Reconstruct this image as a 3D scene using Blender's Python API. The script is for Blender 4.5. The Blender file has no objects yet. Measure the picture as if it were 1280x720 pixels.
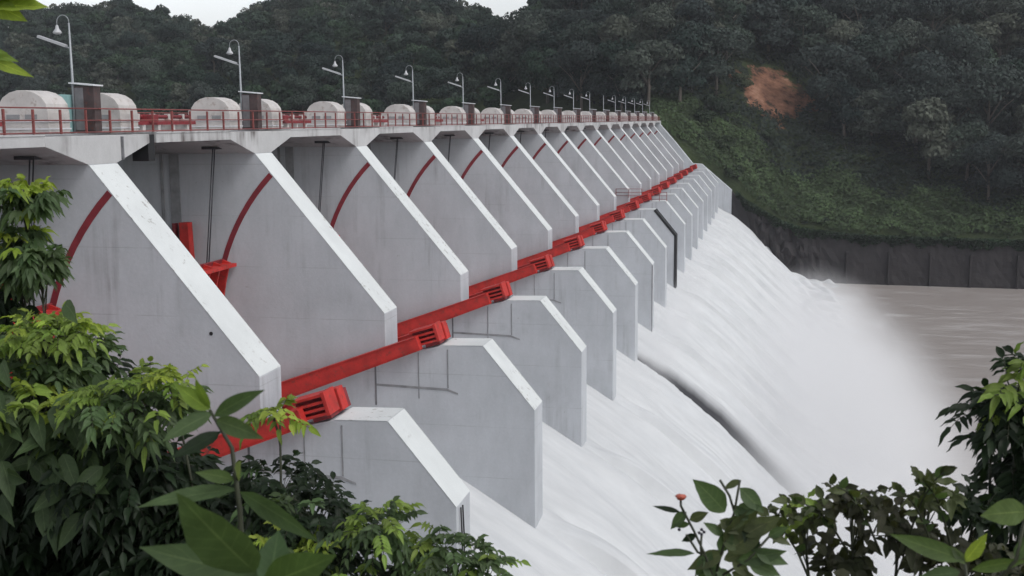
import bpy, math, random
import numpy as np
from mathutils import Vector, Matrix
random.seed(7)
rng = np.random.default_rng(11)
scene = bpy.context.scene
COL = scene.collection

# ------------------------------------------------------------------ camera
F_PX, PITCH, YAW, ROLL = 1489.87, 0.1400, 0.2127, -0.0075
FW = Vector((-math.sin(YAW)*math.cos(PITCH), math.cos(YAW)*math.cos(PITCH), -math.sin(PITCH)))
RT0 = Vector((math.cos(YAW), math.sin(YAW), 0)); UP0 = RT0.cross(FW)
RT = RT0*math.cos(ROLL) + UP0*math.sin(ROLL); UP = UP0*math.cos(ROLL) - RT0*math.sin(ROLL)
cd = bpy.data.cameras.new('camera'); cam = bpy.data.objects.new('camera', cd); COL.objects.link(cam)
cam.matrix_world = Matrix(((RT.x, UP.x, -FW.x, 0), (RT.y, UP.y, -FW.y, 0), (RT.z, UP.z, -FW.z, 0), (0, 0, 0, 1)))
cd.sensor_width = 36; cd.lens = F_PX/1280*36; cd.clip_start = 0.1; cd.clip_end = 6000
cd.dof.use_dof = True; cd.dof.focus_distance = 60; cd.dof.aperture_fstop = 11
scene.camera = cam

# ------------------------------------------------------------------ world, sun, exposure
w = bpy.data.worlds.new('World'); scene.world = w; w.use_nodes = True
nt = w.node_tree; nt.nodes.clear()
sky = nt.nodes.new('ShaderNodeTexSky'); sky.sky_type = 'NISHITA'; sky.sun_disc = False
sky.sun_elevation = math.radians(52); sky.sun_rotation = math.radians(115)
sky.air_density = 1.3; sky.dust_density = 4.0; sky.ozone_density = 1.0
hs = nt.nodes.new('ShaderNodeHueSaturation'); hs.inputs['Saturation'].default_value = 0.22
tint = nt.nodes.new('ShaderNodeMixRGB'); tint.blend_type = 'MULTIPLY'; tint.inputs[0].default_value = 1
tint.inputs[2].default_value = (0.95, 0.965, 1.0, 1)
bg = nt.nodes.new('ShaderNodeBackground'); bg.inputs[1].default_value = 0.13
wo = nt.nodes.new('ShaderNodeOutputWorld')
nt.links.new(sky.outputs[0], hs.inputs['Color']); nt.links.new(hs.outputs[0], tint.inputs[1])
tc_ = nt.nodes.new('ShaderNodeTexCoord'); sx_ = nt.nodes.new('ShaderNodeSeparateXYZ'); nt.links.new(tc_.outputs['Generated'], sx_.inputs[0])
mr_ = nt.nodes.new('ShaderNodeMapRange'); mr_.interpolation_type = 'SMOOTHSTEP'       # overcast: the cloud is thin and bright low down
for i_, q_ in ((1, .05), (2, .42), (3, 2.6), (4, 1.0)): mr_.inputs[i_].default_value = q_
cl_ = nt.nodes.new('ShaderNodeTexNoise'); cl_.inputs['Scale'].default_value = 2.2; cl_.inputs['Detail'].default_value = 5
nt.links.new(tc_.outputs['Generated'], cl_.inputs['Vector'])
cm_ = nt.nodes.new('ShaderNodeMapRange')
for i_, q_ in ((1, .3), (2, .7), (3, .86), (4, 1.14)): cm_.inputs[i_].default_value = q_
nt.links.new(cl_.outputs['Fac'], cm_.inputs[0]); nt.links.new(sx_.outputs['Z'], mr_.inputs[0])
mu_ = nt.nodes.new('ShaderNodeMath'); mu_.operation = 'MULTIPLY'; nt.links.new(mr_.outputs[0], mu_.inputs[0]); nt.links.new(cm_.outputs[0], mu_.inputs[1])
sc_ = nt.nodes.new('ShaderNodeVectorMath'); sc_.operation = 'SCALE'; nt.links.new(tint.outputs[0], sc_.inputs[0]); nt.links.new(mu_.outputs[0], sc_.inputs['Scale'])
nt.links.new(sc_.outputs[0], bg.inputs[0]); nt.links.new(bg.outputs[0], wo.inputs[0])
sd = bpy.data.lights.new('sun', 'SUN'); sd.energy = 0.9; sd.angle = math.radians(25); sd.color = (1, 0.97, 0.93)
sun = bpy.data.objects.new('sun', sd); COL.objects.link(sun)
sun.rotation_euler = (math.radians(38), 0, math.radians(65))
scene.view_settings.view_transform = 'Standard'; scene.view_settings.look = 'None'
scene.view_settings.exposure = 0.07; scene.view_settings.gamma = 1
scene.cycles.volume_step_rate = 2.0; scene.cycles.volume_max_steps = 96; scene.cycles.volume_bounces = 3

# ------------------------------------------------------------------ helpers
def at(u, v, Y=None, X=None, Z=None):
    d = FW + RT*((u-640)/F_PX) - UP*((v-360)/F_PX)
    k = Y/d.y if Y is not None else (X/d.x if X is not None else Z/d.z)
    return d*k
def tag(o, label=None, cat=None, group=None, kind=None):
    if label: o['label'] = label
    if cat: o['category'] = cat
    if group: o['group'] = group
    if kind: o['kind'] = kind
    return o
def empty(name, loc=(0, 0, 0), rz=0):
    o = bpy.data.objects.new(name, None); o.location = loc; o.rotation_euler = (0, 0, rz); o.empty_display_size = .2
    COL.objects.link(o); return o
class MB:
    def __init__(s): s.v = []; s.f = []; s.sm = []
    def add(s, vs, fs, smooth=False):
        b = len(s.v); s.v += [tuple(p) for p in vs]; s.f += [tuple(b+i for i in f) for f in fs]; s.sm += [smooth]*len(fs); return s
    def box(s, x0, x1, y0, y1, z0, z1):
        vs = [(x, y, z) for x in (x0, x1) for y in (y0, y1) for z in (z0, z1)]
        return s.add(vs, [(0, 1, 3, 2), (4, 6, 7, 5), (0, 4, 5, 1), (2, 3, 7, 6), (0, 2, 6, 4), (1, 5, 7, 3)])
    def prism_y(s, pts, y0, y1):          # polygon in x,z extruded along y
        n = len(pts)
        vs = [(x, y0, z) for x, z in pts] + [(x, y1, z) for x, z in pts]
        return s.add(vs, [tuple(range(n)), tuple(reversed(range(n, 2*n)))] + [(i, i+n, (i+1) % n+n, (i+1) % n) for i in range(n)])
    def prism_x(s, pts, x0, x1):          # polygon in y,z extruded along x
        n = len(pts)
        vs = [(x0, y, z) for y, z in pts] + [(x1, y, z) for y, z in pts]
        return s.add(vs, [tuple(range(n)), tuple(reversed(range(n, 2*n)))] + [(i, i+n, (i+1) % n+n, (i+1) % n) for i in range(n)])
    def tube(s, path, r, n=8, caps=True):
        path = [Vector(p) for p in path]; rs = r if isinstance(r, (list, tuple)) else [r]*len(path)
        b = len(s.v); prev = None
        for i, p in enumerate(path):
            t = (path[min(i+1, len(path)-1)]-path[max(i-1, 0)]).normalized()
            if prev is None: a = t.cross(Vector((0, 0, 1)) if abs(t.z) < .9 else Vector((1, 0, 0))).normalized()
            else: a = (prev - t*prev.dot(t)).normalized()
            prev = a; c = t.cross(a)
            for k in range(n):
                th = 2*math.pi*k/n; s.v.append(tuple(p + (a*math.cos(th)+c*math.sin(th))*rs[i]))
        for i in range(len(path)-1):
            for k in range(n):
                s.f.append((b+i*n+k, b+i*n+(k+1) % n, b+(i+1)*n+(k+1) % n, b+(i+1)*n+k)); s.sm.append(True)
        if caps:
            s.f.append(tuple(b+k for k in reversed(range(n)))); s.sm.append(False)
            s.f.append(tuple(b+(len(path)-1)*n+k for k in range(n))); s.sm.append(False)
        return s
    def lathe(s, cx, cy, prof, n=16):
        b = len(s.v)
        for r, z in prof:
            for k in range(n):
                th = 2*math.pi*k/n; s.v.append((cx+r*math.cos(th), cy+r*math.sin(th), z))
        for i in range(len(prof)-1):
            for k in range(n):
                s.f.append((b+i*n+k, b+i*n+(k+1) % n, b+(i+1)*n+(k+1) % n, b+(i+1)*n+k)); s.sm.append(True)
        return s
    def build(s, name, mat, parent=None, bevel=0, off=(0, 0, 0)):
        me = bpy.data.meshes.new(name); me.from_pydata([(x-off[0], y-off[1], z-off[2]) for x, y, z in s.v], [], s.f)
        me.polygons.foreach_set('use_smooth', s.sm); me.materials.append(mat); me.update()
        o = bpy.data.objects.new(name, me); COL.objects.link(o)
        if parent: o.parent = parent
        if bevel:
            m = o.modifiers.new('bevel', 'BEVEL'); m.width = bevel; m.segments = 2; m.limit_method = 'ANGLE'
        return o
def np_mesh(name, V, Fq, mat, parent=None, col=None, smooth=False, blade=None):
    me = bpy.data.meshes.new(name)
    V = np.asarray(V, np.float32); Fq = np.asarray(Fq, np.int32)
    n = Fq.shape[1]
    me.vertices.add(len(V)); me.vertices.foreach_set('co', V.ravel())
    me.loops.add(Fq.size); me.loops.foreach_set('vertex_index', Fq.ravel())
    me.polygons.add(len(Fq)); me.polygons.foreach_set('loop_start', np.arange(0, Fq.size, n, dtype=np.int32))
    me.polygons.foreach_set('loop_total', np.full(len(Fq), n, np.int32))
    me.polygons.foreach_set('use_smooth', np.full(len(Fq), smooth))
    me.update(calc_edges=True)
    if col is not None:
        a = me.color_attributes.new('tone', 'FLOAT_COLOR', 'POINT')
        c = np.ones((len(V), 4), np.float32); c[:, :3] = col; a.data.foreach_set('color', c.ravel())
    if blade is not None:
        a = me.color_attributes.new('blade', 'FLOAT_COLOR', 'POINT')
        c = np.ones((len(V), 4), np.float32); c[:, :3] = blade; a.data.foreach_set('color', c.ravel())
    me.materials.append(mat); me.validate()
    o = bpy.data.objects.new(name, me); COL.objects.link(o)
    if parent: o.parent = parent
    return o
def copy_tree(o, parent=None):
    c = o.copy(); COL.objects.link(c); c.parent = parent
    for ch in o.children: copy_tree(ch, c)
    return c
ORD = ['nearest', 'second', 'third', 'fourth', 'fifth', 'sixth', 'seventh', 'eighth', 'ninth', 'tenth', 'eleventh', 'twelfth',
       'thirteenth', 'fourteenth', 'fifteenth', 'sixteenth', 'seventeenth']

# ------------------------------------------------------------------ materials
def nodes(name):
    m = bpy.data.materials.new(name); m.use_nodes = True; n = m.node_tree
    return m, n, n.nodes['Principled BSDF']
def N(n, t, **k):
    x = n.nodes.new(t)
    for a, b in k.items(): setattr(x, a, b)
    return x
def noise(n, scale, detail=4, rough=.6, vec=None, stretch=None):
    t = N(n, 'ShaderNodeTexNoise'); t.inputs['Scale'].default_value = scale; t.inputs['Detail'].default_value = detail
    t.inputs['Roughness'].default_value = rough
    g = N(n, 'ShaderNodeNewGeometry')
    if stretch:
        mp = N(n, 'ShaderNodeMapping'); mp.inputs['Scale'].default_value = stretch
        n.links.new(g.outputs['Position'], mp.inputs[0]); n.links.new(mp.outputs[0], t.inputs['Vector'])
    else: n.links.new(g.outputs['Position'], t.inputs['Vector'])
    return t.outputs['Fac']
def ramp(n, fac, stops):
    r = N(n, 'ShaderNodeValToRGB'); e = r.color_ramp.elements
    while len(e) < len(stops): e.new(.5)
    for el, (p, c) in zip(e, stops):
        el.position = p; el.color = (c, c, c, 1) if isinstance(c, (int, float)) else (*c, 1)
    n.links.new(fac, r.inputs[0]); return r.outputs[0]
def mix(n, fac, a, b, mode='MIX'):
    x = N(n, 'ShaderNodeMixRGB', blend_type=mode)
    for i, q in ((0, fac), (1, a), (2, b)):
        if isinstance(q, (int, float)): x.inputs[i].default_value = q
        elif isinstance(q, tuple): x.inputs[i].default_value = (*q, 1)
        else: n.links.new(q, x.inputs[i])
    return x.outputs[0]
def math_(n, op, a, b=0, clamp=False):
    x = N(n, 'ShaderNodeMath', operation=op, use_clamp=clamp)
    for i, q in ((0, a), (1, b)):
        if isinstance(q, (int, float)): x.inputs[i].default_value = q
        else: n.links.new(q, x.inputs[i])
    return x.outputs[0]
def bump(n, bs, h, strength=.3, dist=.05):
    b = N(n, 'ShaderNodeBump'); b.inputs['Strength'].default_value = strength; b.inputs['Distance'].default_value = dist
    n.links.new(h, b.inputs['Height']); n.links.new(b.outputs[0], bs.inputs['Normal'])

def painted_concrete(name, base, dirt=(.10, .085, .08), amount=1.0, lo=.52):
    m, n, bs = nodes(name)
    broad = ramp(n, noise(n, .22, 5), [(.3, .86), (.7, 1.04)])
    c = mix(n, 1, base, broad, 'MULTIPLY')
    c = mix(n, 1, c, ramp(n, noise(n, .7, 6, .7, stretch=(1, 1, .35)), [(.3, .90), (.7, 1.05)]), 'MULTIPLY')
    # streaks running down the wall
    st = ramp(n, noise(n, 1.0, 5, .65, stretch=(1.6, 1.6, .10)), [(lo, 0), (lo+.2, 1)])
    st2 = ramp(n, noise(n, .35, 3), [(.45, 0), (.65, 1)])
    c = mix(n, math_(n, 'MULTIPLY', math_(n, 'MULTIPLY', st, st2), .40*amount), c, dirt)
    # scratches and chipped patches
    pt = ramp(n, noise(n, 2.3, 8, .75), [(.66, 0), (.71, 1)])
    c = mix(n, math_(n, 'MULTIPLY', pt, .35*amount), c, (.16, .145, .13))
    fine = ramp(n, noise(n, 9, 4), [(.2, .95), (.8, 1.03)])
    c = mix(n, 1, c, fine, 'MULTIPLY')
    # shutter-board lift lines
    g = N(n, 'ShaderNodeNewGeometry'); sp = N(n, 'ShaderNodeSeparateXYZ'); n.links.new(g.outputs['Position'], sp.inputs[0])
    fz = math_(n, 'FRACT', math_(n, 'MULTIPLY', math_(n, 'ADD', sp.outputs[2], 100), 1/2.45))
    line = math_(n, 'LESS_THAN', fz, .014)
    c = mix(n, math_(n, 'MULTIPLY', math_(n, 'MULTIPLY', line, ramp(n, noise(n, .6, 4), [(.4, .1), (.6, 1)])), .30), c, (.2, .2, .21))
    n.links.new(c, bs.inputs['Base Color']); bs.inputs['Roughness'].default_value = .8
    bs.inputs['Specular IOR Level'].default_value = .25
    bump(n, bs, noise(n, 6, 6), .25, .03)
    return m
M = {}
M['pier'] = painted_concrete('painted_concrete', (.49, .51, .54))
M['head'] = painted_concrete('weathered_deck_concrete', (.50, .50, .505), (.07, .055, .05), 2.4, .42)
def skylit_edge_mat():
    m, n, bs = nodes('skylit_edge_paint')
    c = mix(n, 1, (.61, .635, .635), ramp(n, noise(n, .5, 5), [(.3, .88), (.7, 1.02)]), 'MULTIPLY')  # base lightened above the pier tone for sky light; chips are real wear
    blot = ramp(n, noise(n, 3.2, 7, .7), [(.575, 0), (.63, 1)])
    area = ramp(n, noise(n, .33, 2), [(.47, 0), (.58, 1)])
    c = mix(n, math_(n, 'MULTIPLY', math_(n, 'MULTIPLY', blot, area), .6), c, (.17, .15, .13))
    n.links.new(c, bs.inputs['Base Color']); bs.inputs['Roughness'].default_value = .75
    bump(n, bs, noise(n, 5, 6), .3, .03); return m
M['edge'] = skylit_edge_mat()
def simple(name, col, rough=.6, metal=0, var=.15, rust=None, scale=4):
    m, n, bs = nodes(name)
    c = mix(n, 1, col, ramp(n, noise(n, scale, 5), [(.3, 1-var), (.7, 1+var*.3)]), 'MULTIPLY')
    if rust:
        c = mix(n, ramp(n, noise(n, scale*1.7, 6, .7), [(.56, 0), (.64, .8)]), c, rust)
    n.links.new(c, bs.inputs['Base Color']); bs.inputs['Roughness'].default_value = rough; bs.inputs['Metallic'].default_value = metal
    bump(n, bs, noise(n, scale*3, 4), .15, .01)
    return m
M['red'] = simple('red_paint', (.50, .026, .020), .58, 0, .38, (.20, .035, .025), 1.7)
M['dark_red'] = simple('weathered_red_paint', (.22, .022, .028), .6, 0, .35, (.09, .02, .02))
M['seal_red'] = simple('seal_track_red', (.22, .022, .032), .6, 0, .3, (.14, .02, .03), 1.5)
M['rail'] = simple('rusty_red_rail', (.23, .06, .055), .65, 0, .3, (.10, .045, .035), 6)
M['orange'] = simple('orange_red_paint', (.42, .10, .075), .55, 0, .3, (.3, .06, .04), 2)
M['cover'] = simple('cream_white_cover', (.52, .495, .48), .55, 0, .2, (.34, .29, .26), 1.6)
M['cabinet'] = simple('dark_brown_cabinet', (.085, .06, .06), .55, .2, .35, (.14, .05, .04), 3)
M['cab_grey'] = simple('grey_cabinet_side', (.22, .21, .22), .5, .3, .3, None, 3)
M['roofsheet'] = simple('pale_sheet', (.70, .71, .74), .4, .1, .1)
M['teal'] = simple('teal_sheet', (.25, .42, .42), .5, 0, .2)
M['steel'] = simple('galvanised_steel', (.33, .35, .37), .5, .4, .2, None, 5)
M['lampwhite'] = simple('lamp_housing', (.45, .46, .48), .4, 0, .15)
M['cable'] = simple('greased_cable', (.07, .07, .08), .6, .4, .2)
M['black'] = simple('black_rubber_and_gap', (.012, .012, .014), .6, 0, .3)
M['dark_grey'] = simple('dark_joint', (.17, .17, .18), .8, 0, .4, None, 2)  # plain dark grey for the joint, pipe and plinth
M['joint'] = simple('joint_shade', (.27, .275, .285), .9, 0, .3, None, 2)
M['bark'] = simple('bark', (.10, .085, .07), .9, 0, .4, None, 6)
M['stem'] = simple('green_stem', (.035, .04, .02), .6, 0, .3, None, 20)
M['flower'] = simple('orange_petals', (.45, .10, .06), .5, 0, .2)
M['berry'] = simple('dark_berry', (.02, .015, .03), .3, 0, .2)

def foliage(name, trans=.25, rough=.5, spec=.35, mult=1.0):
    m, n, bs = nodes(name)
    a = N(n, 'ShaderNodeAttribute'); a.attribute_name = 'tone'
    oi = N(n, 'ShaderNodeObjectInfo')
    r = ramp(n, oi.outputs['Random'], [(0, (.42, .50, .58)), (.5, (.74, .80, .80)), (1, (1.35, 1.25, 1.15))])
    c = mix(n, 1, a.outputs['Color'], r, 'MULTIPLY')
    n.links.new(c, bs.inputs['Base Color']); bs.inputs['Roughness'].default_value = rough
    bs.inputs['Specular IOR Level'].default_value = spec
    tr = N(n, 'ShaderNodeBsdfTranslucent'); n.links.new(c, tr.inputs[0])
    mx = N(n, 'ShaderNodeMixShader'); mx.inputs[0].default_value = trans
    out = n.nodes['Material Output']
    n.links.new(bs.outputs[0], mx.inputs[1]); n.links.new(tr.outputs[0], mx.inputs[2]); n.links.new(mx.outputs[0], out.inputs[0])
    return m
M['treeleaf'] = foliage('tree_foliage', .1, .7, .15)
def plantleaf():
    m, n, bs = nodes('plant_leaf')
    a = N(n, 'ShaderNodeAttribute'); a.attribute_name = 'tone'
    c = mix(n, 1, a.outputs['Color'], ramp(n, noise(n, 22, 4), [(.25, .75), (.75, 1.15)]), 'MULTIPLY')
    bl = N(n, 'ShaderNodeAttribute'); bl.attribute_name = 'blade'; sc = N(n, 'ShaderNodeSeparateColor'); n.links.new(bl.outputs['Color'], sc.inputs[0])
    vx = math_(n, 'FRACT', math_(n, 'SUBTRACT', math_(n, 'MULTIPLY', sc.outputs[0], 8.0), math_(n, 'MULTIPLY', sc.outputs[1], 1.6)))
    vein = math_(n, 'LESS_THAN', math_(n, 'ABSOLUTE', math_(n, 'SUBTRACT', vx, .5)), .045)
    mid = math_(n, 'LESS_THAN', sc.outputs[1], .05)
    vv = math_(n, 'MAXIMUM', math_(n, 'MULTIPLY', vein, .35), math_(n, 'MULTIPLY', mid, .7))
    c = mix(n, vv, c, mix(n, 1, c, (1.9, 1.7, 1.8), 'MULTIPLY'))
    n.links.new(c, bs.inputs['Base Color']); bs.inputs['Roughness'].default_value = .5
    bs.inputs['Specular IOR Level'].default_value = .3
    bump(n, bs, noise(n, 60, 3), .3, .004)
    tr = N(n, 'ShaderNodeBsdfTranslucent'); n.links.new(mix(n, 1, c, (1.2, 1.25, .6), 'MULTIPLY'), tr.inputs[0])
    mx = N(n, 'ShaderNodeMixShader'); mx.inputs[0].default_value = .42
    n.links.new(bs.outputs[0], mx.inputs[1]); n.links.new(tr.outputs[0], mx.inputs[2]); n.links.new(mx.outputs[0], n.nodes['Material Output'].inputs[0])
    return m
M['leaf'] = plantleaf()

def ground_mat():
    m, n, bs = nodes('hill_ground')
    g = ramp(n, noise(n, .09, 8, .65), [(.3, (.022, .03, .016)), (.55, (.04, .055, .024)), (.75, (.065, .085, .035))])
    # the landslip scar of bare red earth, a patch fixed on the hillside
    geo = N(n, 'ShaderNodeNewGeometry')
    sub = N(n, 'ShaderNodeVectorMath', operation='SUBTRACT'); n.links.new(geo.outputs['Position'], sub.inputs[0]); sub.inputs[1].default_value = SLIP
    dv = N(n, 'ShaderNodeVectorMath', operation='DIVIDE'); n.links.new(sub.outputs[0], dv.inputs[0]); dv.inputs[1].default_value = (9.5, 13, 10)
    ln = N(n, 'ShaderNodeVectorMath', operation='LENGTH'); n.links.new(dv.outputs[0], ln.inputs[0])
    d = math_(n, 'ADD', ln.outputs['Value'], math_(n, 'MULTIPLY', math_(n, 'SUBTRACT', noise(n, .16, 7, .7), .5), 2.6))
    msk = ramp(n, d, [(.85, 1), (1.02, 0)])
    earth = ramp(n, noise(n, .22, 8, .68), [(.38, (.04, .028, .02)), (.47, (.17, .085, .055)), (.56, (.25, .125, .08)), (.68, (.34, .20, .14))])
    c = mix(n, msk, g, earth)
    n.links.new(c, bs.inputs['Base Color']); bs.inputs['Roughness'].default_value = .95
    bs.inputs['Specular IOR Level'].default_value = .1
    bump(n, bs, noise(n, .8, 8, .7), 1, .8)
    return m
SLIP = tuple(at(968, 118, Y=306))
M['ground'] = ground_mat()

def whitewater():
    m, n, bs = nodes('white_water')
    st = noise(n, 1.0, 6, .62, stretch=(.22, .85, .22))
    st2 = noise(n, 1.0, 4, .6, stretch=(.05, .35, .05))
    c = mix(n, 1, ramp(n, st, [(.2, (.47, .485, .50)), (.6, (.56, .572, .582))]), ramp(n, st2, [(.3, .93), (.65, 1.0)]), 'MULTIPLY')
    c = mix(n, 1, c, ramp(n, noise(n, .55, 7, .7, stretch=(.7, 1, .7)), [(.3, .93), (.7, 1.04)]), 'MULTIPLY')
    at_ = N(n, 'ShaderNodeAttribute'); at_.attribute_name = 'tone'
    sp_ = N(n, 'ShaderNodeSeparateColor'); n.links.new(at_.outputs['Color'], sp_.inputs[0])
    c = mix(n, sp_.outputs[0], (.05, .05, .055), c)       # thin film over wet concrete
    n.links.new(c, bs.inputs['Base Color']); bs.inputs['Roughness'].default_value = .95
    bs.inputs['Specular IOR Level'].default_value = .1
    bs.inputs['Subsurface Weight'].default_value = .0
    bump(n, bs, st, .22, .3)
    return m
M['white'] = whitewater()
def river():
    m, n, bs = nodes('river_water')
    geo = N(n, 'ShaderNodeNewGeometry'); sp = N(n, 'ShaderNodeSeparateXYZ'); n.links.new(geo.outputs['Position'], sp.inputs[0])
    # foam thick at the foot of the spillway, thinning downstream
    x = math_(n, 'ADD', sp.outputs[0], math_(n, 'MULTIPLY', math_(n, 'SUBTRACT', noise(n, 1, 6, .65, stretch=(.03, .012, .03)), .5), 30))
    near = ramp(n, math_(n, 'DIVIDE', x, 60), [(.14, 1), (.30, 0)])
    foam = ramp(n, noise(n, 1, 8, .7, stretch=(.10, .35, .1)), [(.5, 0), (.68, .28)])
    f = math_(n, 'MAXIMUM', near, foam, True)
    c = mix(n, f, (.30, .268, .25), (.62, .62, .62))
    n.links.new(c, bs.inputs['Base Color'])
    n.links.new(ramp(n, f, [(0, .28), (1, .9)]), bs.inputs['Roughness'])
    bump(n, bs, noise(n, 1, 7, .65, stretch=(.25, .6, .4)), .5, .45)
    return m
M['river'] = river()
m, n, bs = nodes('reservoir_water'); bs.inputs['Base Color'].default_value = (.07, .07, .06, 1); bs.inputs['Roughness'].default_value = .15
bump(n, bs, noise(n, .6, 5), .4, .2); M['res'] = m
def darkwall():
    m, n, bs = nodes('dark_wet_concrete')
    c = ramp(n, noise(n, .25, 7, .65, stretch=(1, 1, .6)), [(.3, (.011, .009, .010)), (.6, (.022, .018, .019)), (.76, (.05, .045, .046)), (.84, (.14, .13, .13))])
    st = ramp(n, noise(n, 1, 5, .6, stretch=(.9, .9, .07)), [(.55, 0), (.75, .5)])
    c = mix(n, st, c, (.02, .018, .018))
    n.links.new(c, bs.inputs['Base Color']); bs.inputs['Roughness'].default_value = .8
    bump(n, bs, noise(n, .8, 7), .6, .3); return m
M['darkwall'] = darkwall()

# ------------------------------------------------------------------ dam geometry constants
Y1, T, PITCHY = 38.708, 1.886, 14.2
def NY(k): return Y1 + (k-1)*PITCHY
XH = -23.83                       # downstream edge of the deck
ZD, ZS = -0.42, -0.78             # deck top and slab underside
ZWATER = -35.0
YEND = NY(17)

# ------------------------------------------------------------------ terrain
def lerp(x, xs, ys): return np.interp(x, xs, ys)
def smooth(t): t = np.clip(t, 0, 1); return t*t*(3-2*t)
_g = np.random.default_rng(5)
_W = [(_g.uniform(0, 6.28), _g.uniform(0, 6.28), k) for k in (.018, .031, .05, .083, .13, .21, .33, .5)]
def fbm(x, y):
    s = 0
    for th, ph, k in _W:
        s = s + np.sin((x*math.cos(th)+y*math.sin(th))*k+ph)*(.35/k)**.8*.22
    return s
def ridge_elev(a):   # ground height of the skyline ridge over distance, by direction (x/y)
    return lerp(a, [-.9, -.696, -.615, -.575, -.536, -.513, -.49, -.467, -.444, -.421, -.355, -.298, -.28, -.249, -.233, -.22, -.211, -.204, -.187, -.153, -.10, -.068, 0, .1, .3],
                np.array([.124, .124, .115, .115, .107, .096, .0885, .092, .104, .115, .120, .113, .107, .107, .096, .081, .079, .096, .106, .100, .106, .115, .135, .16, .2]) - .031)
def terrain(x, y):
    x = np.asarray(x, float); y = np.asarray(y, float)
    a = x/np.maximum(y, 50)
    ysh = np.where(x < -28, 272+.33*(-28-x)*smooth((-28-x)/60), 268.)
    base = lerp(x, [-70, -40, -27, -20, -12, -6, 0, 7, 20, 80], [-7, -4.5, -1.2, -4.5, -10.5, -15.5, -20.5, -24.0, -25.6, -26.2])
    slope = lerp(x, [-120, -40, 0, 60], [.42, .60, .66, .62])
    d = y-ysh
    up = base + slope*np.maximum(d, 0)
    dist = np.maximum(y, 200)
    cap = ridge_elev(a)*dist
    k = 8.0
    far = -np.log(np.exp(-np.clip(up, -60, 200)/k)+np.exp(-np.clip(cap, -60, 200)/k))*k   # soft minimum
    far = np.where(y > 520, far-(y-520)*.10, far)
    far = far + np.where(d > 3, fbm(x, y)*.55*smooth(d/25), 0)
    # river bed in front of the far bank, reservoir bed upstream
    low = np.where(x > -24, -40., -18.)
    z = np.where(d > 0, far, low)
    # near bank falling from the viewer to the river
    nb = -1.75 - .80*np.maximum(y-1.0, 0) - .18*np.maximum(x-2, 0)
    nb = np.where((x < -15) & (y < 22), np.maximum(nb, -1.9-.25*np.maximum(y-16, 0)*(y < 60)), nb)
    z = np.where(y < 100, np.maximum(nb + fbm(x*3, y*3)*.12, low), z)
    return z
def terrain_sheet():
    xs = np.unique(np.concatenate([np.arange(-900, -320, 20.), np.arange(-320, 100, 3.5), np.arange(100, 600, 20.), np.arange(-30, 15, 1.2)]))
    ys = np.unique(np.concatenate([np.arange(-120, -5, 12.), np.arange(-5, 46, 1.2), np.arange(46, 262, 12.), np.arange(262, 292, 1.3), np.arange(292, 560, 3.5), np.arange(560, 1600, 40.)]))
    X, Y = np.meshgrid(xs, ys); Z = terrain(X, Y)
    V = np.stack([X, Y, Z], -1).reshape(-1, 3); nx, ny = len(xs), len(ys)
    i = np.arange(nx-1)[None, :] + (np.arange(ny-1)*nx)[:, None]
    Fq = np.stack([i, i+1, i+1+nx, i+nx], -1).reshape(-1, 4)
    o = np_mesh('ground', V, Fq, M['ground'], smooth=True); tag(o, kind='structure')
terrain_sheet()
b = MB(); b.add([(-19, -100, ZWATER), (500, -100, ZWATER), (500, 275, ZWATER), (-19, 275, ZWATER)], [(0, 1, 2, 3)]); tag(b.build('river', M['river']), kind='structure')
b = MB(); b.add([(-900, -100, -4.6), (-31.5, -100, -4.6), (-31.5, 480, -4.6), (-900, 480, -4.6)], [(0, 1, 2, 3)]); tag(b.build('reservoir', M['res']), kind='structure')

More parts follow.
